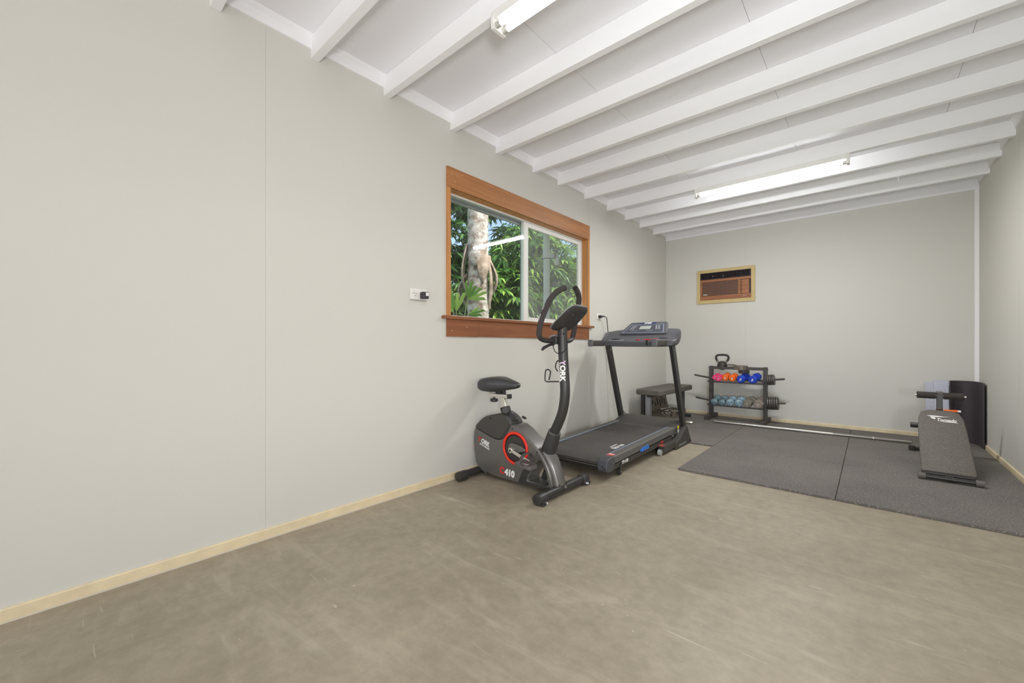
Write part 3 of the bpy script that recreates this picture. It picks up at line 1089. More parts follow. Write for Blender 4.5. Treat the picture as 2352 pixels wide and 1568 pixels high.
# handle post and its lower sleeve
path = spline([(.628, 0, .270), (.683, 0, .388), (.722, 0, .465), (.748, 0, .530), (.763, 0, .600), (.768, 0, .665), (.764, 0, .740), (.758, 0, .830), (.753, 0, .907), (.746, 0, 1.085)], 5)
hp = obj('handle_post', MB().tube(path, 0.0315, 20), BLKMET, bike)
mb = MB()
mb.tube([(.614, 0, .212), (.628, 0, .240), (.662, 0, .322), (.686, 0, .392)], [.046, .050, .047, .042], 20)
obj('lower_sleeve', mb, BLK, bike)
obj('sleeve_rim', MB().tube([(.683, 0, .386), (.688, 0, .396)], [.0425, .0425], 20), GUN, bike)
# console
ca = Vector((.165, 0, .140)).normalized()            # up the sloping face
cn = Vector((-.140, 0, .165)).normalized()           # its outward normal, towards the rider
cc = Vector((.806, 0, 1.122))
out = spline2([(-.108, -.075), (-.085, -.104), (0, -.112), (.085, -.104), (.108, -.075), (.112, 0), (.098, .085), (.060, .108), (0, .112), (-.060, .108), (-.098, .085), (-.112, 0)], 3)
mb = MB()
mb.loft([[tuple(cc + Vector((0, 1, 0)) * u * k + ca * v * k + cn * d) for u, v in out] for d, k in ((-.020, .70), (-.014, .90), (-.002, 1.0), (.006, 1.0))])
con = obj('console', mb, BLK, bike)
mb = MB()
mb.loft([[tuple(cc + Vector((0, 1, 0)) * u * k + ca * v * k + cn * d) for u, v in out] for d, k in ((.006, 1.01), (.012, 1.0), (.014, .95))])
obj('console_rim', mb, mat('grey_console_rim', (150, 150, 148), 0.4), con, label='grey front rim of the console')
mb = MB()
mb.obox(cc + cn * .015 + ca * .02, (0, 1, 0), ca, cn, .13, .08, .004)
obj('display', mb, LCD, con)
for u, v in ((-.05, .06), (.05, .06), (-.045, -.05), (.03, .02), (.07, .03)):
    c0 = cc + Vector((0, u, 0)) + ca * v * .9 + cn * -.0205
    obj('console_screw', MB().cyl(c0, c0 + cn * .003, .004, 8), STEEL, con)
# handlebar
hb = [(.800, -.048, 1.312), (.786, -.108, 1.285), (.760, -.148, 1.235), (.735, -.166, 1.170), (.712, -.176, 1.105), (.698, -.178, 1.040), (.696, -.165, 1.000), (.704, -.120, .985), (.712, -.06, .984),
      (.714, 0, .984), (.712, .07, .984), (.704, .145, .986), (.698, .190, 1.004), (.702, .204, 1.045), (.716, .200, 1.110), (.742, .186, 1.190), (.768, .166, 1.262), (.782, .124, 1.305), (.790, .082, 1.326)]
hbp = spline(hb, 5)
bar = obj('handlebar', MB().tube(hbp, 0.0155, 14), BLKMET, bike)
obj('grip_sleeve', MB().tube(hbp[0:29], 0.0178, 14), FOAM, bar)
obj('grip_sleeve', MB().tube(hbp[-29:], 0.0178, 14), FOAM, bar)
mb = MB()
for a, b in ((13, 16), (17, 21)):
    q = [p + Vector((.004, -.0035, .002)) * 0 + Vector((-.0075, -.003, .0)) for p in hbp[a:b]]
    mb.tube(q, 0.0145, 12)
obj('pulse_sensor', mb, STEEL, bar)
mb = MB()
mb.box(.690, .735, -.050, -.012, .962, 1.008)
mb.tube([(.700, -.020, .965), (.690, -.06, .958), (.680, -.105, .940), (.678, -.125, .925)], [.010, .009, .010, .008], 10)
obj('bar_clamp', mb, BLK, bike, 0.006)
obj('clamp_badge', MB().obox((.705, -.03, 1.015), (1, 0, .2), (0, 1, 0), (-.2, 0, 1), .04, .05, .008), SILVER, bike, 0.001)
mb = MB()
mb.tube(spline([(.788, -.020, 1.010), (.800, -.022, .975), (.796, -.034, .930), (.770, -.046, .905), (.735, -.052, .910), (.712, -.050, .945), (.715, -.042, .970)], 6), 0.0028, 8)
obj('sensor_cable', mb, INKB, bike)
obj('cable_hole', MB().cyl((.772, -.024, 1.028), (.780, -.028, 1.028), .006, 12), INKB, bike)
mb = MB()
w = spline([(.735, -.022, .725), (.690, -.022, .722), (.642, -.026, .720), (.632, -.030, .735), (.638, -.034, .780), (.648, -.036, .797), (.668, -.036, .797), (.680, -.036, .785), (.672, -.036, .745), (.668, -.036, .732)], 5)
mb.tube(w, 0.0042, 8)
w = spline([(.735, .022, .725), (.735, .024, .80), (.728, .024, .850), (.716, .02, .860), (.705, .0, .850), (.708, -.02, .815), (.730, -.026, .790)], 5)
mb.tube(w, 0.0042, 8)
obj('bottle_cage', mb, BLKMET, bike)
# lettering
fr = Vector((1, 0, 0))
text('lettering', 'ORK', .046, (.128, -HW - .0006, .250), (1, 0, -.28), (0, 0, 1), INK, shell, .030, width=.088)
text('lettering', 'Y', .046, (.066, -HW - .0006, .268), (1, 0, -.28), (0, 0, 1), INKR, shell, .030)
text('lettering', 'FITNESS', .017, (.118, -HW - .0006, .222), (1, 0, -.28), (0, 0, 1), INK, shell, .02, width=.098)
text('lettering', '410', .060, (.360, -HW - .0006, .078), (1, 0, -.06), (0, 0, 1), INK, shell, .040, width=.092)
text('lettering', 'C', .060, (.290, -HW - .0006, .084), (1, 0, -.06), (0, 0, 1), INKR, shell, .040)
nv = Vector((.35, -.93, 0)).normalized()
rv = Vector((0, 0, -1))
uv = nv.cross(rv)
for s, dz, m_ in (('ORK', -.018, INK), ('Y', .050, INKV)):
    text('lettering', s, .044, Vector((.760, 0, .795 + dz)) + nv * .0318, rv, uv, m_, hp, .030, width=.104 if len(s) > 1 else .032)
nv2 = Vector((-.35, -.93, 0)).normalized()
text('lettering', 'FITNESS', .018, Vector((.760, 0, .785)) + nv2 * .0318, rv, nv2.cross(rv), INK, hp, .02, width=.118)

# ------------------------------------------------------------------ treadmill (along y, runner faces the far wall)
td = thing('treadmill', 'black folding treadmill with a console, beside the exercise bike', 'treadmill', (0.55, 3.4, 0))
TX0, TX1 = 0.235, 0.862


def zt(y):                                           # height of the deck, rising towards the motor
    return 0.145 + (y - 2.6) * 0.022


rings = []
for y in (2.70, 2.9, 3.2, 3.5, 3.90):
    z = zt(y)
    rings.append([(TX0 + .07, y, z - .035), (TX1 - .07, y, z - .035), (TX1 - .07, y, z - .002), (TX0 + .07, y, z - .002)])
obj('deck', MB().loft(rings), BLK, td)
prof = [(3.92, zt(3.92) + .003), (3.5, zt(3.5) + .003), (3.0, zt(3.0) + .003), (2.66, zt(2.66) + .003), (2.622, zt(2.62) - .004), (2.602, zt(2.6) - .022), (2.61, zt(2.6) - .044), (2.64, zt(2.6) - .055),
        (2.66, zt(2.6) - .050), (2.66, zt(2.66) - .002), (3.0, zt(3.0) - .001), (3.92, zt(3.92) - .001)]
belt = obj('running_belt', MB().prism(prof, TX0 + .066, TX1 - .066, lambda u, v, d: (d, u, v)), mat('black_belt', (74, 71, 69), 0.7, noise=(6, 0.3, 0.72), rgb2=(88, 85, 82), bump=(260, .2, .001)), td)
RAILM = mat('grey_rail_plastic', (96, 94, 91), 0.5, bump=(260, .15, .001))
for s, xa, xb in ((-1, TX0, TX0 + .066), (1, TX1 - .066, TX1)):
    rings = []
    for y in (2.63, 2.9, 3.3, 3.6, 3.90):
        z = zt(y)
        rings.append([(xa, y, z - .040), (xb, y, z - .040), (xb, y, z + .004), (xb - .006 if s < 0 else xb - .010, y, z + .012), (xa + .010 if s < 0 else xa + .006, y, z + .012), (xa, y, z + .004)])
    rail = obj('side_rail', MB().loft(rings), RAILM, td)
    xi = xb - .005 if s < 0 else xa
    obj('pinstripe', MB().loft([[(xi, y, zt(y) + .010), (xi + .005, y, zt(y) + .010), (xi + .005, y, zt(y) + .0132), (xi, y, zt(y) + .0132)] for y in (2.66, 3.2, 3.88)]),
        mat('pale_blue_stripe', (160, 184, 214), 0.4), rail)
    mb = MB()
    xo0, xo1 = (xa + .008, xa + .045) if s < 0 else (xb - .045, xb - .006)
    mb.loft([[(xo0, y, z0), (xo1, y, z0), (xo1, y, z1), (xo0, y, z1)] for y, z0, z1 in ((2.66, .060, .096), (3.2, .068, .106), (3.86, .078, .118))])
    fr_ = obj('side_frame', mb, BLKTEX, td, 0.003)
    # moulded end cap at the tail
    mb = MB()
    z = zt(2.62)
    prf = [(2.575, z - .070), (2.572, z - .020), (2.582, z - .002), (2.610, z + .010), (2.655, z + .016), (2.70, z + .014), (2.70, z - .02), (2.675, z - .085), (2.60, z - .085)]
    mb.prism(prf, xa - .004, xb + .004, lambda u, v, d: (d, u, v))
    ec = obj('end_cap', mb, mat('slate_plastic', (74, 75, 80), 0.45), td, 0.006, 3)
    xm = (xa + xb) / 2
    obj('bolt_hole', MB().cyl((xm + .005, 2.571, z - .040), (xm + .005, 2.576, z - .040), .006, 12).cyl((xm + .020, 2.571, z - .058), (xm + .020, 2.576, z - .058), .005, 12), INKB, ec)
    mb = MB()
    xw = xa + .020 if s < 0 else xb - .012
    mb.cyl((xw - .008, 2.800, .0265), (xw + .008, 2.800, .0265), .026, 18)
    wh = obj('rear_foot_wheel', mb, BLKM, td)
    obj('axle_bolt', MB().cyl((xw + .008, 2.800, .0265), (xw + .014, 2.800, .0265), .006, 10), STEEL, wh)
    obj('wheel_fork', MB().box(xw - .013, xw - .009, 2.785, 2.815, .02, .085).box(xw + .009, xw + .0125, 2.785, 2.815, .03, .085), BLK, td)
obj('rear_crossbar', MB().box(TX0 + .06, TX1 - .06, 2.655, 2.695, .050, .082), BLKMET, td, 0.004)
obj('rear_crossbar_edge', MB().box(TX0 + .11, TX1 - .10, 2.651, 2.656, .076, .081), STEEL, td)
obj('warning_sticker', MB().obox((TX1 - .040, 2.720, zt(2.72) + .0128), (1, 0, 0), (0, 1, .022), (0, 0, 1), .050, .050, .0012), PRED, td, label='red warning sticker on the rail')
obj('sticker_print', MB().obox((TX1 - .040, 2.730, zt(2.73) + .0136), (1, 0, 0), (0, 1, .022), (0, 0, 1), .046, .022, .0008), mat('pale_pink_print', (246, 190, 182), .5), td)
text('belt_print', 'fitness', .060, (TX1 - .120, 2.985, zt(2.985) + .0035), (0, 1, .022), (-1, 0, 0), INK, belt, .02, width=.165)
text('belt_print', 'CARDIO', .022, (TX1 - .155, 2.985, zt(2.985) + .0035), (0, 1, .022), (-1, 0, 0), INK, belt, .02, width=.11)
text('lettering', 'TP-108', .034, (TX1 - .0052, 2.875, .087), (0, 1, .01), (0, 0, 1), INK, fr_, .025, width=.105)
mb = MB()
for k in range(3):
    yy = 3.175 + k * .045
    mb.torus((TX1 + .003, yy, .1185 + k * .002), (1, 0, 0), .014, .005, 18, 6)
mb.box(TX1 - .001, TX1 + .004, 3.135, 3.155, .107, .125).box(TX1 - .001, TX1 + .004, 3.283, 3.300, .112, .132)
mb.box(TX1 - .001, TX1 + .003, 3.15, 3.29, .113, .124)
obj('blue_clip', mb, BLUE, td, label='bright blue clip on the side')
obj('red_latch', MB().box(TX1 - .018, TX1 - .002, 3.575, 3.630, .088, .112), mat('dull_red_plastic', (176, 52, 46), .5), td, 0.004)
# motor cover
rings = []
for x, k in ((TX0 - .004, .84), (TX0 + .030, .97), (TX0 + .10, 1.0), (TX1 - .10, 1.0), (TX1 - .030, .97), (TX1 + .004, .84)):
    b0 = .11
    pf = [(3.860, .120), (3.865, .172), (3.93, .196), (4.02, .222), (4.10, .232), (4.16, .224), (4.195, .196), (4.20, .120)]
    rings.append([(x, 4.03 + (y - 4.03) * (.96 if k < .9 else 1), b0 + (z - b0) * k) for y, z in pf])
cov = obj('motor_cover', MB().loft(rings), BLKTEX, td, 0.004)
obj('caution_sticker', MB().box(TX1 + .0042, TX1 + .0055, 3.962, 4.000, .166, .192), YEL, cov, label='yellow caution sticker')
obj('rating_sticker', MB().box(TX1 + .0042, TX1 + .0055, 3.968, 4.000, .122, .158), INK, cov)
obj('side_bolt', MB().cyl((TX1 + .003, 3.905, .135), (TX1 + .010, 3.905, .135), .006, 10), STEEL, cov)
obj('label_strip', MB().obox((.40, 4.158, .2265), (1, 0, 0), (0, 1, -.15), (0, .15, 1), .10, .010, .002), STEEL, cov)
# uprights, feet
for s, xc in ((-1, TX0 - .008), (1, TX1 + .010)):
    a, b = Vector((xc, 4.135, .085)), Vector((xc, 3.800, .965))
    up = obj('upright', MB().beam(a, b, .036, .070, (0, 1, 0)), BLKMET, td, 0.004)
    obj('upright_bolt', MB().cyl((xc + .017, 3.812, .915), (xc + .023, 3.812, .915), .007, 10), STEEL, up)
    w = .034
    mb = MB()
    prf = [(3.805, .005), (3.800, .050), (3.815, .074), (3.865, .082), (3.905, .090), (4.075, .180), (4.100, .182), (4.215, .020), (4.210, .002)]
    mb.prism(prf, xc - w + .006 * s, xc + w + .006 * s, lambda u, v, d: (d, u, v))
    gu = obj('foot_cover', mb, BLKTEX, td, 0.004)
    if s > 0:
        obj('foot_badge', MB().box(xc + w + .006, xc + w + .0075, 3.870, 4.070, .026, .036), SILVER, gu)
    mb = MB().box(xc - .026, xc + .030, 3.545, 3.815, .024, .080)
    ft = obj('foot_tube', mb, BLKTEX, td, 0.004)
    obj('wheel_clip', MB().box(xc - .024, xc + .022, 3.520, 3.580, .079, .087), mat('red_brown_plastic', (160, 78, 64), .5) if s > 0 else BLK, ft, 0.002)
    mb = MB()
    mb.cyl((xc - .014, 3.520, .0275), (xc + .010, 3.520, .0275), .027, 20)
    wh = obj('front_foot_wheel', mb, mat('pale_grey_wheel', (176, 178, 178), .5) if s > 0 else BLKM, td)
    obj('axle_bolt', MB().cyl((xc - .024, 3.520, .0275), (xc + .024, 3.520, .0275), .006, 10), STEEL, wh)
obj('incline_strut', MB().box(.42, .46, 3.60, 3.92, .055, .085).box(.62, .66, 3.60, 3.92, .055, .085).box(TX0 + .02, TX1 - .02, 3.87, 3.91, .060, .10), BLKMET, td)
# console shell
def shellring(x, k, yo):
    pf = [(3.690, .952), (3.686, .988), (3.700, 1.002), (3.78, 1.024), (3.850, 1.066), (3.925, 1.112), (3.970, 1.122), (3.998, 1.095), (3.990, 1.040), (3.94, .992), (3.85, .956), (3.76, .944)]
    cy, cz = 3.83, 1.005
    return [(x, cy + (y - cy) * k + yo, cz + (z - cz) * (k * .5 + .5)) for y, z in pf]


rings = [shellring(.195, .42, -.075), shellring(.215, .60, -.045), shellring(.25, .78, -.022), shellring(.31, .93, -.006), shellring(.40, 1.0, 0), shellring(.55, 1.03, .004), shellring(.70, 1.0, 0), shellring(.80, .98, -.002),
         shellring(.862, .92, -.006), shellring(.900, .80, -.014), shellring(.922, .60, -.030), shellring(.930, .38, -.045)]
CONM = mat('slate_grey_plastic', (84, 84, 88), 0.5, bump=(300, .1, .001))
cs = obj('console_shell', MB().loft(rings), CONM, td, smooth=50)
pu = Vector((0, .170, .118)).normalized()            # up the sloping display panel
pn = Vector((0, -.118, .170)).normalized()
pc0 = Vector((.565, 3.925, 1.128))
pan = [(-.225, -.105), (.235, -.105), (.245, -.085), (.196, .090), (.178, .105), (-.168, .105), (-.186, .090), (-.235, -.085)]
mb = MB().prism(pan, -.030, .006, lambda u, v, d: tuple(pc0 + Vector((u, 0, 0)) + pu * v + pn * d))
pnl = obj('display_panel', mb, CONM, td, 0.006, 3)


def pbox(mb_, u0, u1, v0, v1, d0=.006, d1=.0075):
    mb_.obox(pc0 + Vector(((u0 + u1) / 2, 0, 0)) + pu * (v0 + v1) / 2 + pn * (d0 + d1) / 2, (1, 0, 0), pu, pn, u1 - u0, v1 - v0, d1 - d0)
    return mb_


obj('panel_face', MB().prism([(-.20, -.085), (.205, -.085), (.165, .052), (-.158, .052)], .006, .0072, lambda u, v, d: tuple(pc0 + Vector((u, 0, 0)) + pu * v + pn * d)), mat('panel_print', (74, 76, 84), .45), pnl)
mb = MB()
mb.prism([(-.215, -.092), (.220, -.092), (.219, -.087), (-.214, -.087)], .006, .0078, lambda u, v, d: tuple(pc0 + Vector((u, 0, 0)) + pu * v + pn * d))
mb.prism([(-.17, .054), (.172, .054), (.171, .058), (-.169, .058)], .006, .0078, lambda u, v, d: tuple(pc0 + Vector((u, 0, 0)) + pu * v + pn * d))
mb.prism([(.205, -.085), (.211, -.085), (.170, .054), (.165, .054)], .006, .0078, lambda u, v, d: tuple(pc0 + Vector((u, 0, 0)) + pu * v + pn * d))
mb.prism([(-.200, -.085), (-.206, -.085), (-.163, .054), (-.158, .054)], .006, .0078, lambda u, v, d: tuple(pc0 + Vector((u, 0, 0)) + pu * v + pn * d))
obj('panel_border', mb, mat('pale_blue_line', (150, 162, 186), .4), pnl)
obj('display_screen', pbox(MB(), -.052, .058, -.030, .028, .007, .009), LCD, pnl)
obj('logo_strip', pbox(MB(), -.075, .085, .062, .098), mat('deep_blue_print', (52, 62, 98), .4), pnl)
text('lettering', 'FITNESS', .030, pc0 + Vector((.005, 0, 0)) + pu * .080 + pn * .0078, (1, 0, 0), pu, INK, pnl, .04, width=.072)
for side in (-1, 1):
    mb = MB()
    for c_ in range(2):
        for r_ in range(5):
            u = side * (.112 + c_ * .026) - (r_ - 2) * .004 * side + .003
            pbox(mb, u - .009, u + .009, -.032 + r_ * .015, -.024 + r_ * .015, .007, .0082)
    obj('button_print', mb, mat('grey_print', (168, 170, 176), .5), pnl)
obj('cup_holder', MB().sphere((.330, 3.765, 1.018), .055, 1.0, .42, .12), INKB, td)
obj('cup_holder', MB().sphere((.802, 3.790, 1.024), .052, 1.0, .42, .12), INKB, td)
mb = MB()
mb.tube(spline([(.268, 3.745, 1.008), (.29, 3.715, 1.007), (.36, 3.706, 1.006), (.42, 3.708, 1.008), (.43, 3.726, 1.012)], 5), .0035, 8)
SILP = mat('silver_plastic', (176, 176, 186), .35)
obj('cup_rim', mb, SILP, td)
mb = MB()
mb.tube(spline([(.755, 3.742, 1.012), (.78, 3.718, 1.007), (.84, 3.716, 1.004)], 5), .0035, 8)
obj('cup_rim', mb, SILP, td)
mb = MB()
for k in range(5):
    mb.box(.44 + k * .028, .46 + k * .028, 3.725, 3.745, 1.008, 1.0125)
obj('quick_button', mb, mat('grey_button', (150, 152, 160), .4), td)
for u in (-.10, .06):
    obj('key_print', pbox(MB(), u - .03, u + .03, -.058, -.048, .007, .0082), mat('dull_print', (120, 122, 128), .5), pnl)
mb = MB()
mb.box(.560, .600, 3.712, 3.738, 1.006, 1.014).box(.650, .705, 3.715, 3.742, 1.006, 1.016).box(.715, .760, 3.745, 3.760, 1.014, 1.020).box(.630, .650, 3.722, 3.735, 1.006, 1.013)
obj('safety_key', mb, RED, td, 0.003, label='red safety key and stop buttons')
obj('key_slot', MB().box(.672, .690, 3.686, 3.715, .958, 1.004), INKB, td)
for s, x in ((-1, .212), (1, .842)):
    mb = MB().box(x - .024, x + .024, 3.480, 3.720, .950, 1.006)
    gr = obj('hand_grip', mb, BLKTEX, td, 0.012, 3)
    obj('grip_end', MB().box(x - .026, x + .026, 3.462, 3.488, .946, 1.011), mat('grey_grip_end', (98, 100, 102), .5), gr, 0.010, 3)
# power cord, from the wall plug behind the console down to the motor cover
cord = spline([(0.030, 4.010, 1.272), (0.050, 4.040, 1.275), (0.052, 4.095, 1.255), (0.045, 4.130, 1.150), (0.045, 4.165, 1.000), (0.055, 4.190, .800), (0.075, 4.210, .560), (0.100, 4.235, .380), (0.160, 4.235, .250), (0.260, 4.215, .185)], 7)
pcd = obj('power_cord', MB().tube(cord, .0042, 8), INKB, td)
mb = MB()
mb.cyl((0.0085, 4.005, 1.272), (0.030, 4.005, 1.272), .018, 16)
mb.tube([(0.026, 4.005, 1.272), (0.040, 4.020, 1.274), (0.052, 4.045, 1.275)], [.012, .010, .006], 12)
obj('plug', mb, BLK, pcd)

# ------------------------------------------------------------------ flat bench
fb = thing('flat_bench', 'small flat weight bench with a dark padded top, against the wall in the corner', 'bench', (.29, 5.2, MATZ))
o2 = [(.125, 4.70), (.40, 4.68), (.425, 4.72), (.452, 5.70), (.43, 5.735), (.155, 5.745), (.125, 5.72), (.105, 4.74)]
obj('pad', MB().prism(o2, .368, .432, lambda u, v, d: (u, v, d)), VINYLG, fb, 0.012, 3)
obj('leg', MB().box(.212, .272, 4.750, 4.800, MATZ + .04, .368), SILVER, fb, 0.004)
obj('leg', MB().box(.152, .196, 4.760, 4.795, MATZ + .04, .368), BLKMET, fb, 0.003)
obj('leg', MB().box(.340, .380, 5.590, 5.640, MATZ + .04, .368), RACKM, fb, 0.004)
obj('under_rail', MB().box(.235, .290, 4.74, 5.68, .340, .368), BLKMET, fb, 0.003)
obj('foot', MB().box(.09, .45, 4.753, 4.797, MATZ, MATZ + .042), BLKMET, fb, 0.004)
obj('foot', MB().box(.338, .46, 5.594, 5.638, MATZ, MATZ + .042), BLKMET, fb, 0.004)

# ------------------------------------------------------------------ tool case with tools
tc_ = thing('tool_case', 'open dark plastic tool case lying under the flat bench', 'tool case', (.20, 5.49, MATZ))
CASE = mat('brown_black_plastic', (112, 102, 92), .6, noise=(20, .3, .7), rgb2=(128, 118, 106))
mb = MB()
X0, X1, Y0, Y1 = .072, .325, 5.14, 5.84
mb.prism([(X0, Y0), (X1, Y0), (X1, Y1), (X0, Y1)], MATZ, MATZ + .012, lambda u, v, d: (u, v, d))
for b in ((X0, X0 + .010, Y0, Y1), (X1 - .010, X1, Y0, Y1), (X0, X1, Y0, Y0 + .010), (X0, X1, Y1 - .010, Y1)):
    mb.box(b[0], b[1], b[2], b[3], MATZ + .010, .085)
mb.box(X0 + .01, X1 - .01, Y0 + .01, Y1 - .01, MATZ + .012, .066)
obj('tray', mb, CASE, tc_, 0.003)
la = Vector((-.20, 0, .98)).normalized()
ln = Vector((.98, 0, .20)).normalized()
l0 = Vector((X0 + .004, (Y0 + Y1) / 2, .088))
lid = obj('lid', MB().obox(l0 + la * .092, (0, 1, 0), la, ln, Y1 - Y0, .180, .020), CASE, tc_, 0.004)
mb = MB()
for k in range(7):
    mb.obox(l0 + Vector((0, -.24 + k * .082, 0)) + la * (.110 if k % 2 else .085) + ln * .0105, (0, 1, 0), la, ln, .030, .095 if k > 2 else .045, .003)
obj('moulded_recess', mb, INKB, lid)
obj('latch', MB().box(X1, X1 + .008, 5.27, 5.30, .055, .080).box(X1, X1 + .008, 5.48, 5.51, .055, .080), BLK, tc_)
def tool_bar(x, y, z, ang, L, lab):
    d = Vector((math.cos(ang), math.sin(ang), 0))
    a = Vector((x, y, z)) - d * L / 2
    t_ = thing('ratchet_handle', lab, 'tool', (x, y, z))
    obj('handle', MB().tube([a, a + d * L * .4, a + d * L * .45, a + d * L], [.0085, .0085, .0055, .0055], 10), CHROME, t_)
    obj('ratchet_head', MB().lathe(a + d * (L + .006) + Vector((0, 0, -.008)), (0, 0, 1), [(0, .012), (.012, .012), (.016, .008), (.016, 0)], 14), CHROME, t_)


tool_bar(.125, 5.62, .094, 1.42, .26, 'longer chrome ratchet handle lying across the tool case beside its raised lid')
tool_bar(.170, 5.58, .078, 1.50, .19, 'shorter chrome ratchet handle in the middle of the open tool case')
sock = None
for k in range(12):
    x = .215 + (k % 3) * .034 + random.uniform(-.006, .006)
    y = 5.30 + (k // 3) * .105 + random.uniform(-.015, .015)
    if sock is None:
        sock = obj('socket', MB().lathe((0, 0, 0), (0, 0, 1), [(0, .007), (.014, .007), (.016, .010), (.030, .010), (.030, .006), (.018, .006), (.018, 0)], 14), CHROME)
        s_ = sock
    else:
        s_ = sock.copy()
        COL.objects.link(s_)
    s_.location = (x, y, .0665 + .010)
    s_.rotation_euler = (0, math.pi / 2, random.uniform(0, 3))
    tag(s_, 'small chrome socket among the loose sockets in the open tool case', 'socket', 'chrome sockets in the tool case')

t = thing('dumbbell_bar', 'short chrome dumbbell bar on the mat behind the treadmill foot', 'bar', (.50, 5.18, MATZ))
mb = MB()
d0, d1 = Vector((.36, 5.075, MATZ + .0165)), Vector((.640, 5.125, MATZ + .0165))
d0, d1 = Vector((.395, 5.062, MATZ + .0165)), Vector((.642, 5.118, MATZ + .0165))
obj('shaft', mb.tube([d0, d0.lerp(d1, .8), d0.lerp(d1, .81), d0.lerp(d1, .985), d1], [.0155, .0155, .0163, .0163, .0145], 18), CHROME, t)
obj('bore', MB().cyl(d1, d1 + (d1 - d0).normalized() * .0012, .0105, 16), INKB, t)
obj('red_ring', MB().tube([d0 - (d1 - d0).normalized() * .006, d0 + (d1 - d0).normalized() * .012], .0164, 18), RED, t)

# ------------------------------------------------------------------ dumbbell rack
rk = thing('dumbbell_rack', 'dark grey steel dumbbell rack standing against the far wall', 'rack', (.985, 5.74, MATZ))
for s, x0, x1 in ((-1, .660, .700), (1, 1.270, 1.310)):
    xm = (x0 + x1) / 2
    po = obj('post', MB().box(x0, x1, 5.715, 5.785, MATZ + .045, .693), RACKM, rk, 0.003)
    obj('post_bolt', MB().cyl((xm - .03 * 1, 5.75, .670), (xm + .03, 5.75, .670), .007, 8), BLKMET, po)
    obj('foot', MB().box(xm - .026, xm + .026, 5.52, 5.955, MATZ, MATZ + .048), RACKM, rk, 0.003)
for y in (5.722, 5.815):
    obj('top_bar', MB().box(.700, 1.270, y - .012, y + .012, .654, .686), RACKM, rk, 0.002)
obj('top_tie', MB().box(.668, .692, 5.74, 5.83, .655, .685).box(1.278, 1.302, 5.74, 5.83, .655, .685), RACKM, rk, 0.002)
for z, dz in ((.500, .028), (.203, .030)):
    obj('shelf_rail', MB().box(.690, 1.280, 5.612, 5.636, z - .012, z + .006), RACKM, rk, 0.002)
    obj('shelf_rail', MB().box(.690, 1.280, 5.796, 5.820, z - .012 + dz, z + .006 + dz), RACKM, rk, 0.002)
    for x0, x1 in ((.664, .696), (1.274, 1.306)):
        obj('shelf_arm', MB().beam(((x0 + x1) / 2, 5.605, z - .003), ((x0 + x1) / 2, 5.825, z - .003 + dz), .010, .020), RACKM, rk, 0.002)
PEG = {}
for nm, a, b in (('ul', (.672, 5.75, .535), (.470, 5.75, .566)), ('ll', (.672, 5.75, .242), (.487, 5.75, .268)),
                 ('ur', (1.298, 5.75, .540), (1.486, 5.75, .561)), ('lr', (1.298, 5.75, .262), (1.494, 5.75, .275))):
    obj('plate_peg', MB().cyl(a, b, .0115, 14), RACKM, rk)
    PEG[nm] = (Vector(a), Vector(b))


def plate(R, T):
    pr = [(0, .0125), (0, R * .955), (T * .12, R * .985), (T * .35, R), (T * .65, R), (T * .88, R * .985), (T, R * .955), (T, R * .86), (T * .72, R * .83), (T * .72, R * .40), (T, R * .36), (T, .0125)]
    bm_ = MB()
    bm_.loft([[(h, r * math.cos(2 * math.pi * k / 36), r * math.sin(2 * math.pi * k / 36)) for k in range(36)] for h, r in pr + [pr[0]]], caps=False)
    return bm_


def hang(key, first, n, R, T, labs, grp):
    a, b = PEG[key]
    d = (b - a).normalized()
    ang = math.atan2(d.z, d.x)
    pr = None
    for k in range(n):
        c = a + d * (first + k * (T + .0045))
        if pr is None:
            pr = obj('weight_plate', plate(R, T), IRON)
            o = pr
        else:
            o = pr.copy()
            COL.objects.link(o)
        o.location = c + Vector((0, 0, -.0008))
        o.rotation_euler = (0, -ang, 0)
        tag(o, labs[k], 'weight plate', grp)


ordn = ['innermost', 'second', 'third', 'fourth', 'outermost']
hang('ur', .016, 4, .064, .0140, ['%s small iron plate from the post on the upper peg of the dumbbell rack' % w_ if w_[0] in 'st' else '%s small iron plate on the upper peg of the dumbbell rack' % w_
                                  for w_ in ('innermost', 'second', 'third', 'outermost')], 'small plates on the upper peg')
hang('lr', .016, 5, .078, .0180, ['%s large iron plate%s on the lower peg of the dumbbell rack' % (w_, ' from the post' if w_[0] in 'stf' else '') for w_ in ordn], 'large plates on the lower peg')


def hexring(y, R, rot=0.0, n=6, flat=1.0):
    return [(R * math.cos(rot + 2 * math.pi * k / n), y, R * math.sin(rot + 2 * math.pi * k / n)) for k in range(n)]


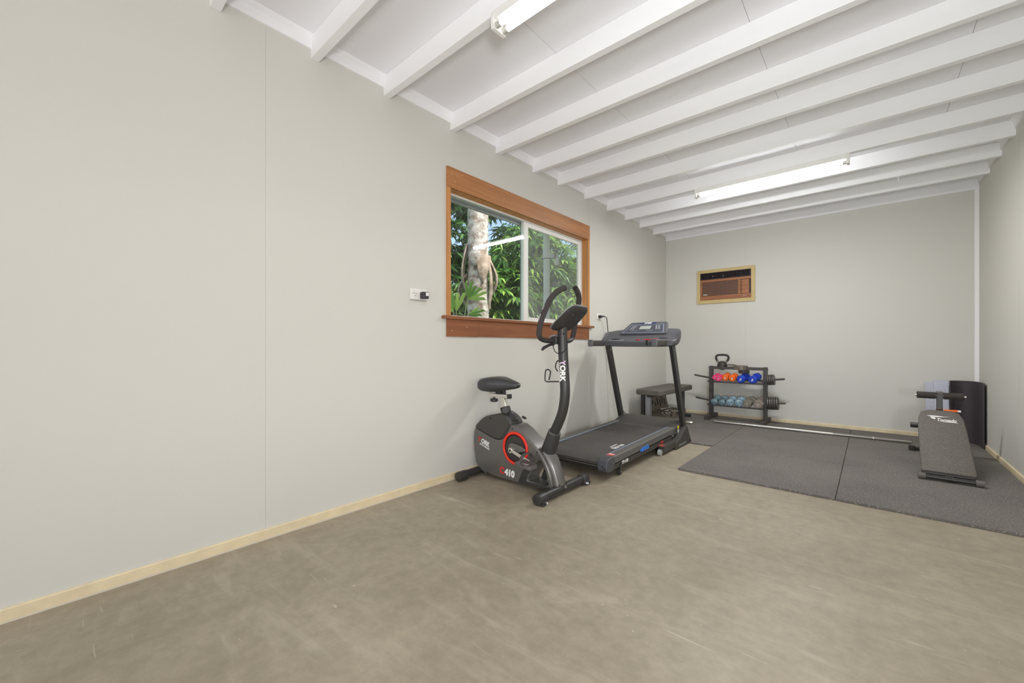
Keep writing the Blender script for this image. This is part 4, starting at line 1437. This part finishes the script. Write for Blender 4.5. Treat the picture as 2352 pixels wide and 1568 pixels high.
def dumbbell(name, kind, R, half, hw, m, num=None, rot=0.0):
    """along local y, centred; half = half the distance between head centres, hw = half the head width"""
    t_ = bpy.data.objects.new(name, None)
    COL.objects.link(t_)
    OFF[t_.name] = Vector((0, 0, 0))
    obj('handle', MB().tube([(0, -half, 0), (0, -half * .5, 0), (0, 0, 0), (0, half * .5, 0), (0, half, 0)], [.011, .012, .0135, .012, .011], 14), m, t_)
    for s in (-1, 1):
        mb_ = MB()
        if kind == 'hex':
            mb_.loft([hexring(s * half - hw, R * .93, rot), hexring(s * half - hw * .75, R, rot), hexring(s * half + hw * .75, R, rot), hexring(s * half + hw, R * .93, rot)])
            h_ = obj('head', mb_, m, t_, 0.004, 3)
        elif kind == 'round':
            mb_.loft([[(r * math.cos(a), s * half + y, r * math.sin(a)) for a in np.linspace(0, 2 * math.pi, 12, endpoint=False)] for y, r in ((-hw, R * .85), (-hw * .7, R), (hw * .7, R), (hw, R * .85))])
            h_ = obj('head', mb_, m, t_, 0.005, 3)
        else:
            h_ = obj('head', MB().lathe((0, s * half, 0), (0, 1, 0), [(-hw, 0), (-hw, R * .62), (-hw * .86, R * .78), (-hw * .45, R * .96), (0, R), (hw * .45, R * .96), (hw * .86, R * .78), (hw, R * .62), (hw, 0)], 26), m, t_)
        if num and s < 0:
            text('number', num, R * .9, (0, -half - hw, 0), (1, 0, -.5 if kind == 'hex' else 0), (0, 0, 1), INK if m not in (HEXG, HEXW, SKYB, TEAL) else mat('worn_number', (178, 172, 160), .7), h_, .03)
    t_['category'] = 'dumbbell'
    return t_


def put(t_, x, y, z, tilt, lab, grp, yaw=0.0):
    t_.location = (x, y, z)
    t_.rotation_euler = (tilt, 0, yaw)
    tag(t_, lab, 'dumbbell', grp)


TL = .15
U, Lw = 'dumbbells on the upper rail', 'dumbbells on the lower rail'
a = dumbbell('dumbbell', 'hex', .038, .052, .020, PINK, '1')
put(a, .805, 5.660, .549, TL, 'pink hex dumbbell lying in front on the upper rack rail beside the orange ones', U)
put(copy_thing(a, (0, 0, 0), (0, 0, 0), 'x'), .752, 5.712, .557, TL, 'pink hex dumbbell set further back, next to the rack post', U)
a = dumbbell('dumbbell', 'round', .041, .058, .021, ORNG, '2')
put(a, .868, 5.718, .562, TL, 'orange dumbbell between the pink ones and the other orange one', U)
put(copy_thing(a, (0, 0, 0), (0, 0, 0), 'x'), .957, 5.695, .560, TL, 'orange dumbbell beside the blue hex dumbbells', U, -.04)
a = dumbbell('dumbbell', 'hex', .050, .072, .026, NAVY, '3', .30)
put(a, 1.066, 5.690, .560, TL + .03, 'blue hex dumbbell next to the orange dumbbell on the upper rail', U, -.14)
put(copy_thing(a, (0, 0, 0), (0, 0, 0), 'x'), 1.190, 5.690, .560, TL + .03, 'blue hex dumbbell beside the post with the small plates', U, -.12)
a = dumbbell('dumbbell', 'ball', .042, .075, .026, TEAL)
put(a, .752, 5.690, .258, TL + .08, 'dull teal round dumbbell touching the bare-pegged post on the lower rail', Lw)
put(copy_thing(a, (0, 0, 0), (0, 0, 0), 'x'), .840, 5.690, .258, TL + .08, 'dull teal round dumbbell second from the bare-pegged post on the lower rail', Lw)
a = dumbbell('dumbbell', 'ball', .047, .075, .026, SKYB)
put(a, .934, 5.690, .262, TL + .04, 'chipped pale blue round dumbbell beside the dull teal pair', Lw)
put(copy_thing(a, (0, 0, 0), (0, 0, 0), 'x'), 1.030, 5.690, .262, TL + .04, 'chipped pale blue round dumbbell beside the grey hex dumbbells', Lw)
a = dumbbell('dumbbell', 'hex', .052, .074, .028, HEXG, '7', .28)
put(a, 1.134, 5.690, .266, TL, 'greenish grey hex dumbbell beside the pale blue round dumbbells', Lw, -.12)
a = dumbbell('dumbbell', 'hex', .054, .074, .028, HEXW, '8', .18)
put(a, 1.246, 5.690, .268, TL, 'brownish grey hex dumbbell beside the post with the large plates', Lw, -.06)

kb = thing('kettlebell', 'black kettlebell sitting on top of the dumbbell rack', 'kettlebell', (.806, 5.768, .64))
kc = Vector((.806, 5.768, .700))
obj('ball', MB().sphere(kc, .0585, u=32, v=20), mat('black_cast_iron', (64, 61, 60), .5, .3, bump=(120, .2, .001)), kb)
hpts = spline([(kc.x - .034, kc.y, kc.z + .030), (kc.x - .062, kc.y, kc.z + .066), (kc.x - .074, kc.y, kc.z + .098), (kc.x - .064, kc.y, kc.z + .126), (kc.x - .035, kc.y, kc.z + .136), (kc.x, kc.y, kc.z + .137),
               (kc.x + .035, kc.y, kc.z + .136), (kc.x + .064, kc.y, kc.z + .126), (kc.x + .074, kc.y, kc.z + .098), (kc.x + .062, kc.y, kc.z + .066), (kc.x + .034, kc.y, kc.z + .030)], 5)
h_ = obj('handle', MB().tube(hpts, .0135, 14), BLKMET, kb)
for a_, b_ in ((2, 4), (-5, -3)):
    obj('handle_band', MB().tube([hpts[a_], hpts[b_]], .0140, 14), mat('grey_paint_band', (132, 128, 124), .5), h_)

wb = thing('weight_belt', 'folded grey strap with black pads draped over the rack top bar', 'strap', (1.0, 5.75, .69))
rib = spline([(.874, 5.700, .712), (.90, 5.700, .709), (.935, 5.704, .708), (.960, 5.704, .700), (.976, 5.700, .690), (.985, 5.690, .672)], 4)
obj('strap', MB().loft([[(p.x, p.y - .004, p.z - .006), (p.x, p.y + .125, p.z - .006), (p.x, p.y + .125, p.z + .008), (p.x, p.y - .004, p.z + .008)] for p in rib]), WEBB, wb, 0.003)
rib = spline([(.955, 5.700, .694), (.985, 5.698, .700), (1.02, 5.698, .702), (1.07, 5.700, .700), (1.09, 5.700, .692)], 4)
obj('strap', MB().loft([[(p.x, 5.694, p.z - .044), (p.x, 5.704, p.z - .044), (p.x, 5.705, p.z - .010), (p.x, 5.83, p.z - .008), (p.x, 5.83, p.z + .004), (p.x, 5.696, p.z + .004)] for p in rib]), WEBB, wb, 0.002)
obj('strap_fold', MB().box(1.022, 1.062, 5.685, 5.697, .652, .705), mat('pale_grey_webbing', (134, 124, 112), .85), wb, 0.004)
for x0, x1 in ((1.006, 1.064), (1.066, 1.130)):
    obj('pad', MB().box(x0, x1, 5.69, 5.712, .610, .660), FOAM, wb, 0.012, 3)

# ------------------------------------------------------------------ barbell
bb = thing('barbell', 'long steel barbell without plates lying on the mats before the rack', 'barbell', (1.69, 5.45, MATZ))
A, B = Vector((.806, 5.395, MATZ + .0165)), Vector((2.540, 5.455, MATZ + .0165))


def along(f):
    return A.lerp(B, f)


obj('shaft', MB().tube([A, along(.998), B], [.0125, .0125, .011], 16), STEEL, bb)
for f0, f1 in ((.275, .40), (.50, .66)):
    obj('knurled_section', MB().tube([along(f0), along(f1)], .0132, 16), mat('pale_knurled_steel', (206, 203, 196), .45, .6), bb)
obj('knurled_section', MB().tube([along(.40), along(.50)], .0128, 16), STEEL, bb)
for f in (.155, .84):
    obj('collar', MB().tube([along(f), along(f + .006)], .0165, 18), STEEL, bb)

# ------------------------------------------------------------------ sit-up bench
sb = thing('sit_up_bench', 'black folding sit-up bench with foam rollers, standing on the rubber mats', 'bench', (2.66, 4.6, MATZ))
xc0 = 2.655
pth = [(4.135, .068), (4.145, .075), (4.25, .128), (4.40, .205), (4.55, .285), (4.63, .330), (4.70, .380), (4.765, .416), (4.81, .426)]
rings = []
for i, (y, z) in enumerate(pth):
    f = i / (len(pth) - 1)
    hw = .136 - .008 * f
    xm = xc0 + .020 * (y - 4.135)
    if i == 0:
        hw -= .012
    if i == len(pth) - 2:
        hw -= .020
    if i == len(pth) - 1:
        hw -= .055
    if i == len(pth) - 3:
        hw -= .004
    d = Vector((0, pth[min(i + 1, 8)][0] - pth[max(i - 1, 0)][0], pth[min(i + 1, 8)][1] - pth[max(i - 1, 0)][1])).normalized()
    nrm = Vector((0, -d.z, d.y))
    th = .040
    p = Vector((xm, y, z))
    e = .010
    rings.append([tuple(p + Vector((sx * (hw - k), 0, 0)) + nrm * h) for sx, k, h in ((-1, 0, -th * .8), (-1, 0, -e), (-1, e * .3, -e * .4), (-1, e, 0), (1, e, 0), (1, e * .3, -e * .4), (1, 0, -e), (1, 0, -th * .8))])
pad = obj('pad', MB().loft(rings), mat('charcoal_woven_vinyl', (92, 87, 82), .8, noise=(130, .35, .68), rgb2=(116, 110, 104), bump=(200, .4, .001)), sb, smooth=50)
obj('pad_edge', MB().tube([(xc0 - .118, 4.130, .052), (xc0 + .118, 4.130, .052)], .008, 10), BLK, pad)
mb = MB()
mb.tube([(xc0 - .148, 4.085, MATZ + .022), (xc0 + .150, 4.085, MATZ + .022)], .0165, 16)
ff = obj('foot_bar', mb, BLKMET, sb)
for x0, x1 in ((xc0 - .155, xc0 - .118), (xc0 + .118, xc0 + .157)):
    obj('foot_cap', MB().cyl((x0, 4.085, MATZ + .022), (x1, 4.085, MATZ + .022), .0215, 16), mat('grey_rubber_cap', (104, 98, 94), .7), ff)
mb = MB()
mb.beam((xc0 + .0, 4.090, .036), (xc0 + .003, 4.225, .054), .040, .030)
mb.beam((xc0 + .003, 4.215, .050), (xc0 + .012, 4.72, .302), .040, .030)
mb.beam((xc0 + .012, 4.70, .300), (xc0 + .020, 4.97, .395), .040, .030)
obj('main_beam', mb, BLKMET, sb, 0.003)
mb = MB()
mb.beam((xc0 + .020, 4.90, .42), (xc0 + .022, 5.14, MATZ + .035), .036, .036)
obj('front_leg', mb, BLKMET, sb, 0.003)
ff = obj('foot_bar', MB().tube([(xc0 - .140, 5.14, MATZ + .022), (xc0 + .180, 5.14, MATZ + .022)], .0165, 16), BLKMET, sb)
for x0, x1 in ((xc0 - .150, xc0 - .110), (xc0 + .150, xc0 + .190)):
    obj('foot_cap', MB().box(x0, x1, 5.117, 5.163, MATZ, MATZ + .046), BLK, ff, .004)
rp = obj('roller_post', MB().beam((xc0 + .026, 4.93, .385), (xc0 + .026, 4.95, .566), .036, .030, (0, 1, 0)), BLK, sb, 0.003)
obj('post_cap', MB().box(xc0 + .006, xc0 + .046, 4.930, 4.972, .552, .569), mat('grey_cap', (110, 102, 98), .6), rp, 0.002)
for x0, x1 in ((2.545, 2.660), (2.703, 2.820)):
    obj('foam_roller', MB().lathe((x0, 4.945, .534), (1, 0, 0), [(0, .012), (0, .025), (.004, .028), (x1 - x0 - .004, .028), (x1 - x0, .025), (x1 - x0, .012)], 22), FOAM, sb)
obj('roller_axle', MB().cyl((2.535, 4.945, .534), (2.833, 4.945, .534), .0095, 14), CHROME, sb)
obj('foam_roller', MB().lathe((2.505, 4.93, .272), (1, 0, 0), [(0, .010), (0, .020), (.003, .022), (.12, .022), (.12, .010)], 20), BLK, sb)
obj('foam_roller', MB().lathe((2.70, 4.93, .272), (1, 0, 0), [(0, .010), (0, .020), (.003, .022), (.12, .022), (.12, .010)], 20), BLK, sb)
obj('roller_axle', MB().cyl((2.52, 4.93, .272), (2.82, 4.93, .272), .009, 12), CHROME, sb)
hd = obj('pull_handle', MB().cyl((2.695, 4.83, .425), (2.772, 4.83, .425), .010, 12), ORNG, sb, label='orange handle behind the pad')
obj('handle_end', MB().cyl((2.770, 4.83, .425), (2.790, 4.83, .425), .009, 12), INK, hd)
obj('adjuster_pin', MB().cyl((2.66, 4.90, .425), (2.695, 4.90, .425), .008, 10), mat('brown_pin', (96, 66, 50), .5), sb)
# script lettering and its flash, lying on the sloping pad
sl = Vector((0, .15, .082)).normalized()
sn = Vector((0, -.082, .15)).normalized()
lc = Vector((xc0 + .013, 4.690, .3735))
sl = Vector((0, .070, .050)).normalized()
sn = Vector((0, -.050, .070)).normalized()
text('lettering', 'Tornado', .048, lc + Vector((.030, 0, 0)) - sl * .016 + sn * .001, (1, 0, 0), sl, INK, pad, .02, .35, width=.105)
mb = MB()
fl2 = lambda u, v, d: tuple(lc + Vector((u, 0, 0)) + sl * v + sn * d)
mb.prism([(-.078, .026), (-.070, .022), (-.030, .013), (.010, .017), (.050, .026), (.014, .023), (-.010, .027), (-.045, .029)], .0012, .0026, fl2)
mb.prism([(-.062, .018), (-.036, .010), (-.030, -.004), (-.036, -.014), (-.052, -.006)], .0012, .0026, fl2)
mb.prism([(.005, -.034), (.020, -.030), (.084, -.034), (.086, -.039), (.015, -.037)], .0012, .0026, fl2)
obj('flash_print', mb, INK, pad, smooth=0)

# ------------------------------------------------------------------ mats leaning in the far corner
def sheet(path, z0, z1, th, lean=0.0):
    rings = []
    P = spline([(a, b, 0) for a, b in path], 6)
    for i, p in enumerate(P):
        d = (P[min(i + 1, len(P) - 1)] - P[max(i - 1, 0)]).normalized()
        n_ = Vector((-d.y, d.x, 0))
        q = p + n_ * th
        ln_ = Vector((0, lean, 0))
        rings.append([(p.x, p.y, z0), (q.x, q.y, z0), (q.x + ln_.x, q.y + ln_.y, z1), (p.x + ln_.x, p.y + ln_.y, z1)])
    return MB().loft(rings)


o = obj('exercise_mat', sheet([(2.836, 5.850), (2.880, 5.885), (2.935, 5.900), (2.985, 5.870), (3.010, 5.790), (3.016, 5.700), (3.016, 5.620)], MATZ, .612, .010), BLKMAT, None, 0.002)
tag(o, 'black foam exercise mat standing curled into the far corner', 'exercise mat')


def swirl_mat(name, base, line):
    m = mat(name, base, .75)
    nt = m.node_tree
    b = nt.nodes['Principled BSDF']
    tc = nt.nodes.new('ShaderNodeTexCoord')
    mp = nt.nodes.new('ShaderNodeMapping')
    mp.inputs['Scale'].default_value = (4, 4, 16)
    nt.links.new(tc.outputs['Object'], mp.inputs[0])
    n_ = nt.nodes.new('ShaderNodeTexNoise')
    n_.inputs['Scale'].default_value = 1.0
    n_.inputs['Detail'].default_value = 1
    n_.inputs['Distortion'].default_value = 2.5
    nt.links.new(mp.outputs[0], n_.inputs['Vector'])
    mt = nt.nodes.new('ShaderNodeMath')
    mt.operation = 'MULTIPLY'
    mt.inputs[1].default_value = 16
    nt.links.new(n_.outputs['Fac'], mt.inputs[0])
    f = nt.nodes.new('ShaderNodeMath')
    f.operation = 'FRACT'
    nt.links.new(mt.outputs[0], f.inputs[0])
    r = nt.nodes.new('ShaderNodeValToRGB')
    r.color_ramp.elements[0].position = .70
    r.color_ramp.elements[1].position = .80
    r.color_ramp.elements[0].color = lin(base)
    r.color_ramp.elements[1].color = lin(line)
    nt.links.new(f.outputs[0], r.inputs[0])
    nt.links.new(r.outputs[0], b.inputs['Base Color'])
    return m


SW = swirl_mat('swirl_print_foam', (190, 193, 208), (216, 218, 227))
o = obj('yoga_mat', sheet([(2.668, 5.870), (2.72, 5.876), (2.80, 5.880)], MATZ, .584, .007, .07), SW, None, 0.001)
tag(o, 'pale grey-blue patterned mat leaning on the far wall, its outer edge clear of the other', 'exercise mat', 'patterned mats behind the sit-up bench')
o = obj('yoga_mat', sheet([(2.728, 5.858), (2.78, 5.858), (2.832, 5.855)], MATZ, .606, .007, .07), SW, None, 0.001)
tag(o, 'taller pale grey-blue patterned mat tucked beside the black foam mat', 'exercise mat', 'patterned mats behind the sit-up bench')

# ------------------------------------------------------------------ outside the window
struct('ground_outside', MB().box(-40, -0.14, -15, 45, -0.5, -0.4), LAWN)
struct('unseen_dark_ground', MB().box(-0.13, 40, -15, 45, -0.5, -0.4), mat('dark_neutral_ground', (84, 80, 78), .9, noise=(8, .3, .7), rgb2=(98, 94, 90)))  # unseen ground added dark and neutral to limit light bounced indoors
struct('trim_%d' % n_trim, MB().box(-0.75, -0.121, -3.4, 6.2, 2.62, 2.70).box(-0.80, -0.75, -3.4, 6.2, 2.58, 2.76), WHITE)
n_trim += 1


def leaves(centres, radius, n_cluster, per, length, width, droop, rng):
    """clusters of long pointed leaves: returns verts, faces"""
    V, F = [], []
    base = 0
    for c in centres:
        for _ in range(n_cluster):
            v = rng.normal(size=3)
            v /= np.linalg.norm(v)
            p = c[:3] + v * c[3] * rng.uniform(.55, 1.05) ** .5 * np.array([1, 1, .9])
            outd = v * .7 + rng.normal(size=3) * .35
            for k in range(per):
                az = 2 * math.pi * (k + rng.uniform(-.3, .3)) / per
                d = np.array([math.cos(az), math.sin(az), rng.uniform(-.55, .35)]) + outd * .5
                d /= np.linalg.norm(d)
                L_ = length * rng.uniform(.7, 1.2)
                w_ = width * rng.uniform(.8, 1.2)
                s = np.cross(d, [0, 0, 1.0])
                s /= (np.linalg.norm(s) + 1e-9)
                tw = rng.uniform(-.6, .6)
                up = np.cross(s, d)
                s = s * math.cos(tw) + up * math.sin(tw)
                up = np.cross(s, d)
                dz = np.array([0, 0, -1.0])
                a = p
                m1 = p + d * L_ * .35 + dz * droop * L_ * .06
                m2 = p + d * L_ * .70 + dz * droop * L_ * .22
                tip = p + d * L_ + dz * droop * L_ * .50
                f = up * w_ * .18
                V += [a, m1 + s * w_ * .5 + f, m1, m1 - s * w_ * .5 + f, m2 + s * w_ * .40 + f, m2, m2 - s * w_ * .40 + f, tip]
                b = base
                F += [(b, b + 1, b + 2), (b, b + 2, b + 3), (b + 1, b + 4, b + 5, b + 2), (b + 2, b + 5, b + 6, b + 3), (b + 4, b + 7, b + 5), (b + 5, b + 7, b + 6)]
                base += 8
    return np.array(V), F


def foliage(name, V, F, m, parent):
    me = bpy.data.meshes.new(name)
    off = np.array(OFF[parent.name])
    me.from_pydata((V - off).tolist(), [], F)
    me.materials.append(m)
    me.shade_smooth()
    o = bpy.data.objects.new(name, me)
    COL.objects.link(o)
    o.parent = parent
    return o


def tree(label, base, balls, n_cluster, per, length, width, m, droop=1.0, trunk_r=.10, name='mango_tree', group='leafy trees outside the window'):
    t_ = thing(name, label, 'tree', base, group)
    V, F = leaves([np.array(b) for b in balls], 0, n_cluster, per, length, width, droop, RNG)
    foliage('foliage', V, F, m, t_)
    mb_ = MB()
    bx, by, bz = base
    top = np.mean([b[:3] for b in balls], 0)
    mb_.tube([(bx, by, bz), (bx + (top[0] - bx) * .3, by + (top[1] - by) * .3, top[2] * .45), (top[0], top[1], top[2])], [trunk_r, trunk_r * .8, trunk_r * .4], 12)
    mid = Vector((bx + (top[0] - bx) * .3, by + (top[1] - by) * .3, top[2] * .45))
    for b in balls:
        e = Vector(b[:3])
        mb_.tube([mid, mid.lerp(e, .5) + Vector((0, 0, .15)), e], [trunk_r * .5, trunk_r * .3, trunk_r * .1], 8)
    obj('trunk', mb_, BARKM, t_)
    return t_


tree('leafy mango tree with long drooping leaves filling the sliding pane', (-3.3, 7.6, -.4),
     [(-2.6, 7.0, 2.0, .80), (-3.0, 6.0, 1.6, .75), (-2.9, 6.4, 2.7, .75), (-3.4, 8.4, 2.3, 1.0), (-3.2, 7.6, 3.1, .9), (-2.7, 7.8, 1.3, .9), (-3.0, 5.6, .9, .7), (-3.4, 9.2, 1.3, 1.0), (-2.9, 5.5, 1.9, .6)],
     105, 10, .25, .056, LEAFM, 1.0)
tree('darker leafy tree behind the palm trunk at the edge of the fixed pane', (-5.6, 6.6, -.4),
     [(-5.0, 5.6, 2.2, .8), (-5.2, 6.9, 3.0, .5), (-5.0, 6.15, 3.3, .55), (-5.2, 6.95, 4.45, .40), (-5.0, 5.95, 4.3, .22), (-5.2, 8.7, 3.9, .70), (-5.4, 7.75, 4.75, .40), (-5.2, 8.3, 3.2, .60), (-5.6, 7.2, 2.6, .9), (-5.2, 6.2, 1.3, .9), (-5.3, 8.0, 2.3, 1.0), (-5.0, 7.3, 1.2, 1.0), (-5.6, 9.0, 2.7, .8), (-5.0, 9.6, 2.0, 1.2), (-5.2, 10.8, 2.6, 1.2)],
     95, 10, .25, .056, LEAFD, .8)
tree('sunlit yellow-green bushy tree far behind the palm trunk', (-9.8, 9.6, -.4),
     [(-9.5, 8.7, 2.4, 1.1), (-9.8, 9.8, 2.0, 1.2), (-9.9, 10.8, 2.8, 1.2), (-9.8, 12.2, 3.0, 1.4), (-9.6, 13.4, 2.8, 1.5), (-9.4, 15.0, 3.2, 1.6), (-9.6, 16.6, 3.4, 1.6), (-9.6, 11.6, 1.6, 1.2)],
     80, 9, .30, .08, LEAFY, .6)
tree('tall leafy tree overhanging the top of the fixed pane', (-7.4, 9.6, -.4),
     [(-7.0, 9.0, 5.9, .7), (-7.4, 11.2, 4.3, .9), (-7.2, 7.2, 5.9, .6), (-7.3, 11.9, 4.9, 1.3), (-7.4, 10.0, 3.0, .9), (-7.4, 12.4, 3.4, 1.3), (-7.6, 13.8, 4.6, 1.3)],
     85, 9, .26, .06, LEAFM, .9)

# palm with a ringed trunk and hanging dead sheaths
PX, PY = -2.0, 4.11
palm = thing('palm_tree', 'stout palm trunk with pale ringed bark and hanging dead sheaths', 'palm tree', (PX, PY, -.4))
rings = []
zz = [-.4]
while zz[-1] < 4.4:
    zz.append(zz[-1] + .035)
nodes = [.62, 1.02, 1.43, 1.75, 1.98, 2.20, 2.66, 3.1, 3.6, 4.1]
for z in zz:
    r = .155 - .006 * (z + .4) / 4
    for nz in nodes:
        dz = z - nz
        if 0 <= dz < .05:
            r += .010 * (1 - dz / .05)
        if -.04 < dz < 0:
            r -= .004
    rings.append([(PX + r * (1 + .03 * math.sin(5 * a + z * 3)) * math.cos(a), PY + r * (1 + .03 * math.sin(4 * a - z * 2)) * math.sin(a), z) for a in np.linspace(0, 2 * math.pi, 32, endpoint=False)])
obj('trunk', MB().loft(rings), BARK, palm)


def sheath(ang, z0, z1, w, outw, m=BARKD):
    c, s = math.cos(ang), math.sin(ang)
    t_ = Vector((-s, c, 0))
    n_ = Vector((c, s, 0))
    rg = []
    for f in np.linspace(0, 1, 10):
        z = z0 + (z1 - z0) * f
        p = Vector((PX, PY, z)) + n_ * (.155 + outw * math.sin(math.pi * min(1, f * 1.1)) * (.6 + .6 * f))
        ww = w * (math.sin(math.pi * (.18 + .80 * f)) ** .8)
        rg.append([p + t_ * ww * u + n_ * (.03 * (1 - (u) ** 2)) for u in (-1, -.5, 0, .5, 1)] + [p + t_ * ww * u + n_ * (.03 * (1 - u ** 2) - .012) for u in (1, .5, 0, -.5, -1)])
    return obj('dead_sheath', MB().loft(rg), m, palm)


ca_ = math.atan2(0 - PY, 2.24 - PX)                   # towards the room
sheath(ca_ - 1.62, 2.40, 1.62, .15, .07)
sheath(ca_ - 1.75, 1.98, 1.50, .10, .13)
sheath(ca_ + 1.62, 2.20, 1.60, .12, .12)
sheath(ca_ + 1.30, 2.24, 1.48, .07, .05)
sheath(ca_ + .45, 2.30, 1.84, .095, .012)
sheath(ca_ - .2, 2.30, 2.06, .09, .006, BARK)

# young fan palm below the window
fp = thing('fan_palm', 'young fan palm with bright split leaves in front of the palm trunk', 'palm', (-1.55, 3.30, -.4))
V, F = [], []
stems = MB()


def fan(base, cen, R, m_dir, spread, nb):
    """blades radiating from cen within a fan facing the room"""
    b0 = len(V)
    m_dir = np.array(m_dir) / np.linalg.norm(m_dir)
    view = np.array([2.24, 0, 1.2]) - np.array(cen)
    view /= np.linalg.norm(view)
    side = np.cross(view, m_dir)
    side /= np.linalg.norm(side)
    for k in range(nb):
        a = spread * ((k + .5) / nb - .5) * 2
        d = m_dir * math.cos(a) + side * math.sin(a) + view * RNG.uniform(-.25, .25)
        d /= np.linalg.norm(d)
        s = np.cross(view, d)
        L_ = R * RNG.uniform(.8, 1.1)
        w_ = R * .075
        p = np.array(cen)
        q1, q2, q3 = p + d * L_ * .45, p + d * L_ * .85, p + d * L_ + np.array([0, 0, -.10 * L_])
        i = len(V)
        V.extend([p, q1 + s * w_, q1 + view * .01, q1 - s * w_, q2 + s * w_ * .9, q2 + view * .01, q2 - s * w_ * .9, q3])
        F.extend([(i, i + 1, i + 2), (i, i + 2, i + 3), (i + 1, i + 4, i + 5, i + 2), (i + 2, i + 5, i + 6, i + 3), (i + 4, i + 7, i + 5), (i + 5, i + 7, i + 6)])
    stems.tube(spline([base, (np.array(base) * .4 + np.array(cen) * .6 + np.array([0, 0, .05])).tolist(), cen], 5), .008, 8)


fan((-1.55, 3.30, .6), (-1.52, 3.24, 1.36), .36, (-.45, -.28, .50), .75, 5)
fan((-1.55, 3.30, .6), (-1.45, 3.40, 1.52), .26, (.30, .22, .42), .95, 6)
fan((-1.55, 3.30, .6), (-1.60, 3.06, 1.22), .36, (-.50, -.34, .30), .8, 5)
fan((-1.55, 3.30, .6), (-1.48, 3.44, 1.34), .22, (.4, .3, .05), .6, 4)
fan((-1.55, 3.30, .6), (-1.52, 3.28, 1.36), .30, (.05, .0, .5), .5, 3)
fan((-1.55, 3.30, .6), (-1.50, 3.05, .95), .30, (-.2, -.3, .5), 1.2, 6)
V = np.array(V)
foliage('fronds', V, F, LEAFP, fp)
stems.tube([(-1.55, 3.30, -.4), (-1.55, 3.30, .62)], [.04, .03], 10)
obj('stem', stems, mat('palm_stem', (150, 160, 112), .6), fp)

pv = thing('vent_pipe', 'grey plastic pipe with a side branch standing outside the sliding pane', 'pipe', (-.5, 3.727, -.4))
obj('pipe', MB().cyl((-.5, 3.727, -.4), (-.5, 3.727, 3.2), .036, 24), PVC, pv)
mb = MB().cyl((-.5, 3.727, 1.935), (-.5, 3.727, 2.030), .042, 24)
mb.tube(spline([(-.5, 3.727, 1.985), (-.505, 3.83, 1.988), (-.51, 3.90, 1.995), (-.515, 3.945, 1.98), (-.515, 3.955, 1.90)], 4), .026, 16)
obj('branch_fitting', mb, PVC, pv)
obj('coupling_ring', MB().cyl((-.505, 3.845, 1.988), (-.507, 3.885, 1.992), .036, 18), mat('dark_grey_pvc', (112, 116, 122), .5), pv)
obj('solvent_line', MB().cyl((-.5, 3.727, 1.928), (-.5, 3.727, 1.936), .0425, 24), mat('red_brown_primer', (120, 72, 66), .6), pv)

t = thing('garden_fence', 'low white garden fence glimpsed past the palm trunk base', 'fence', (-11.5, 14, -.4))
obj('panel', MB().box(-11.55, -11.5, 2, 26, -.4, 1.65), FENCE, t)
obj('rail', MB().box(-11.5, -11.45, 2, 26, 1.58, 1.70), FENCE, t)
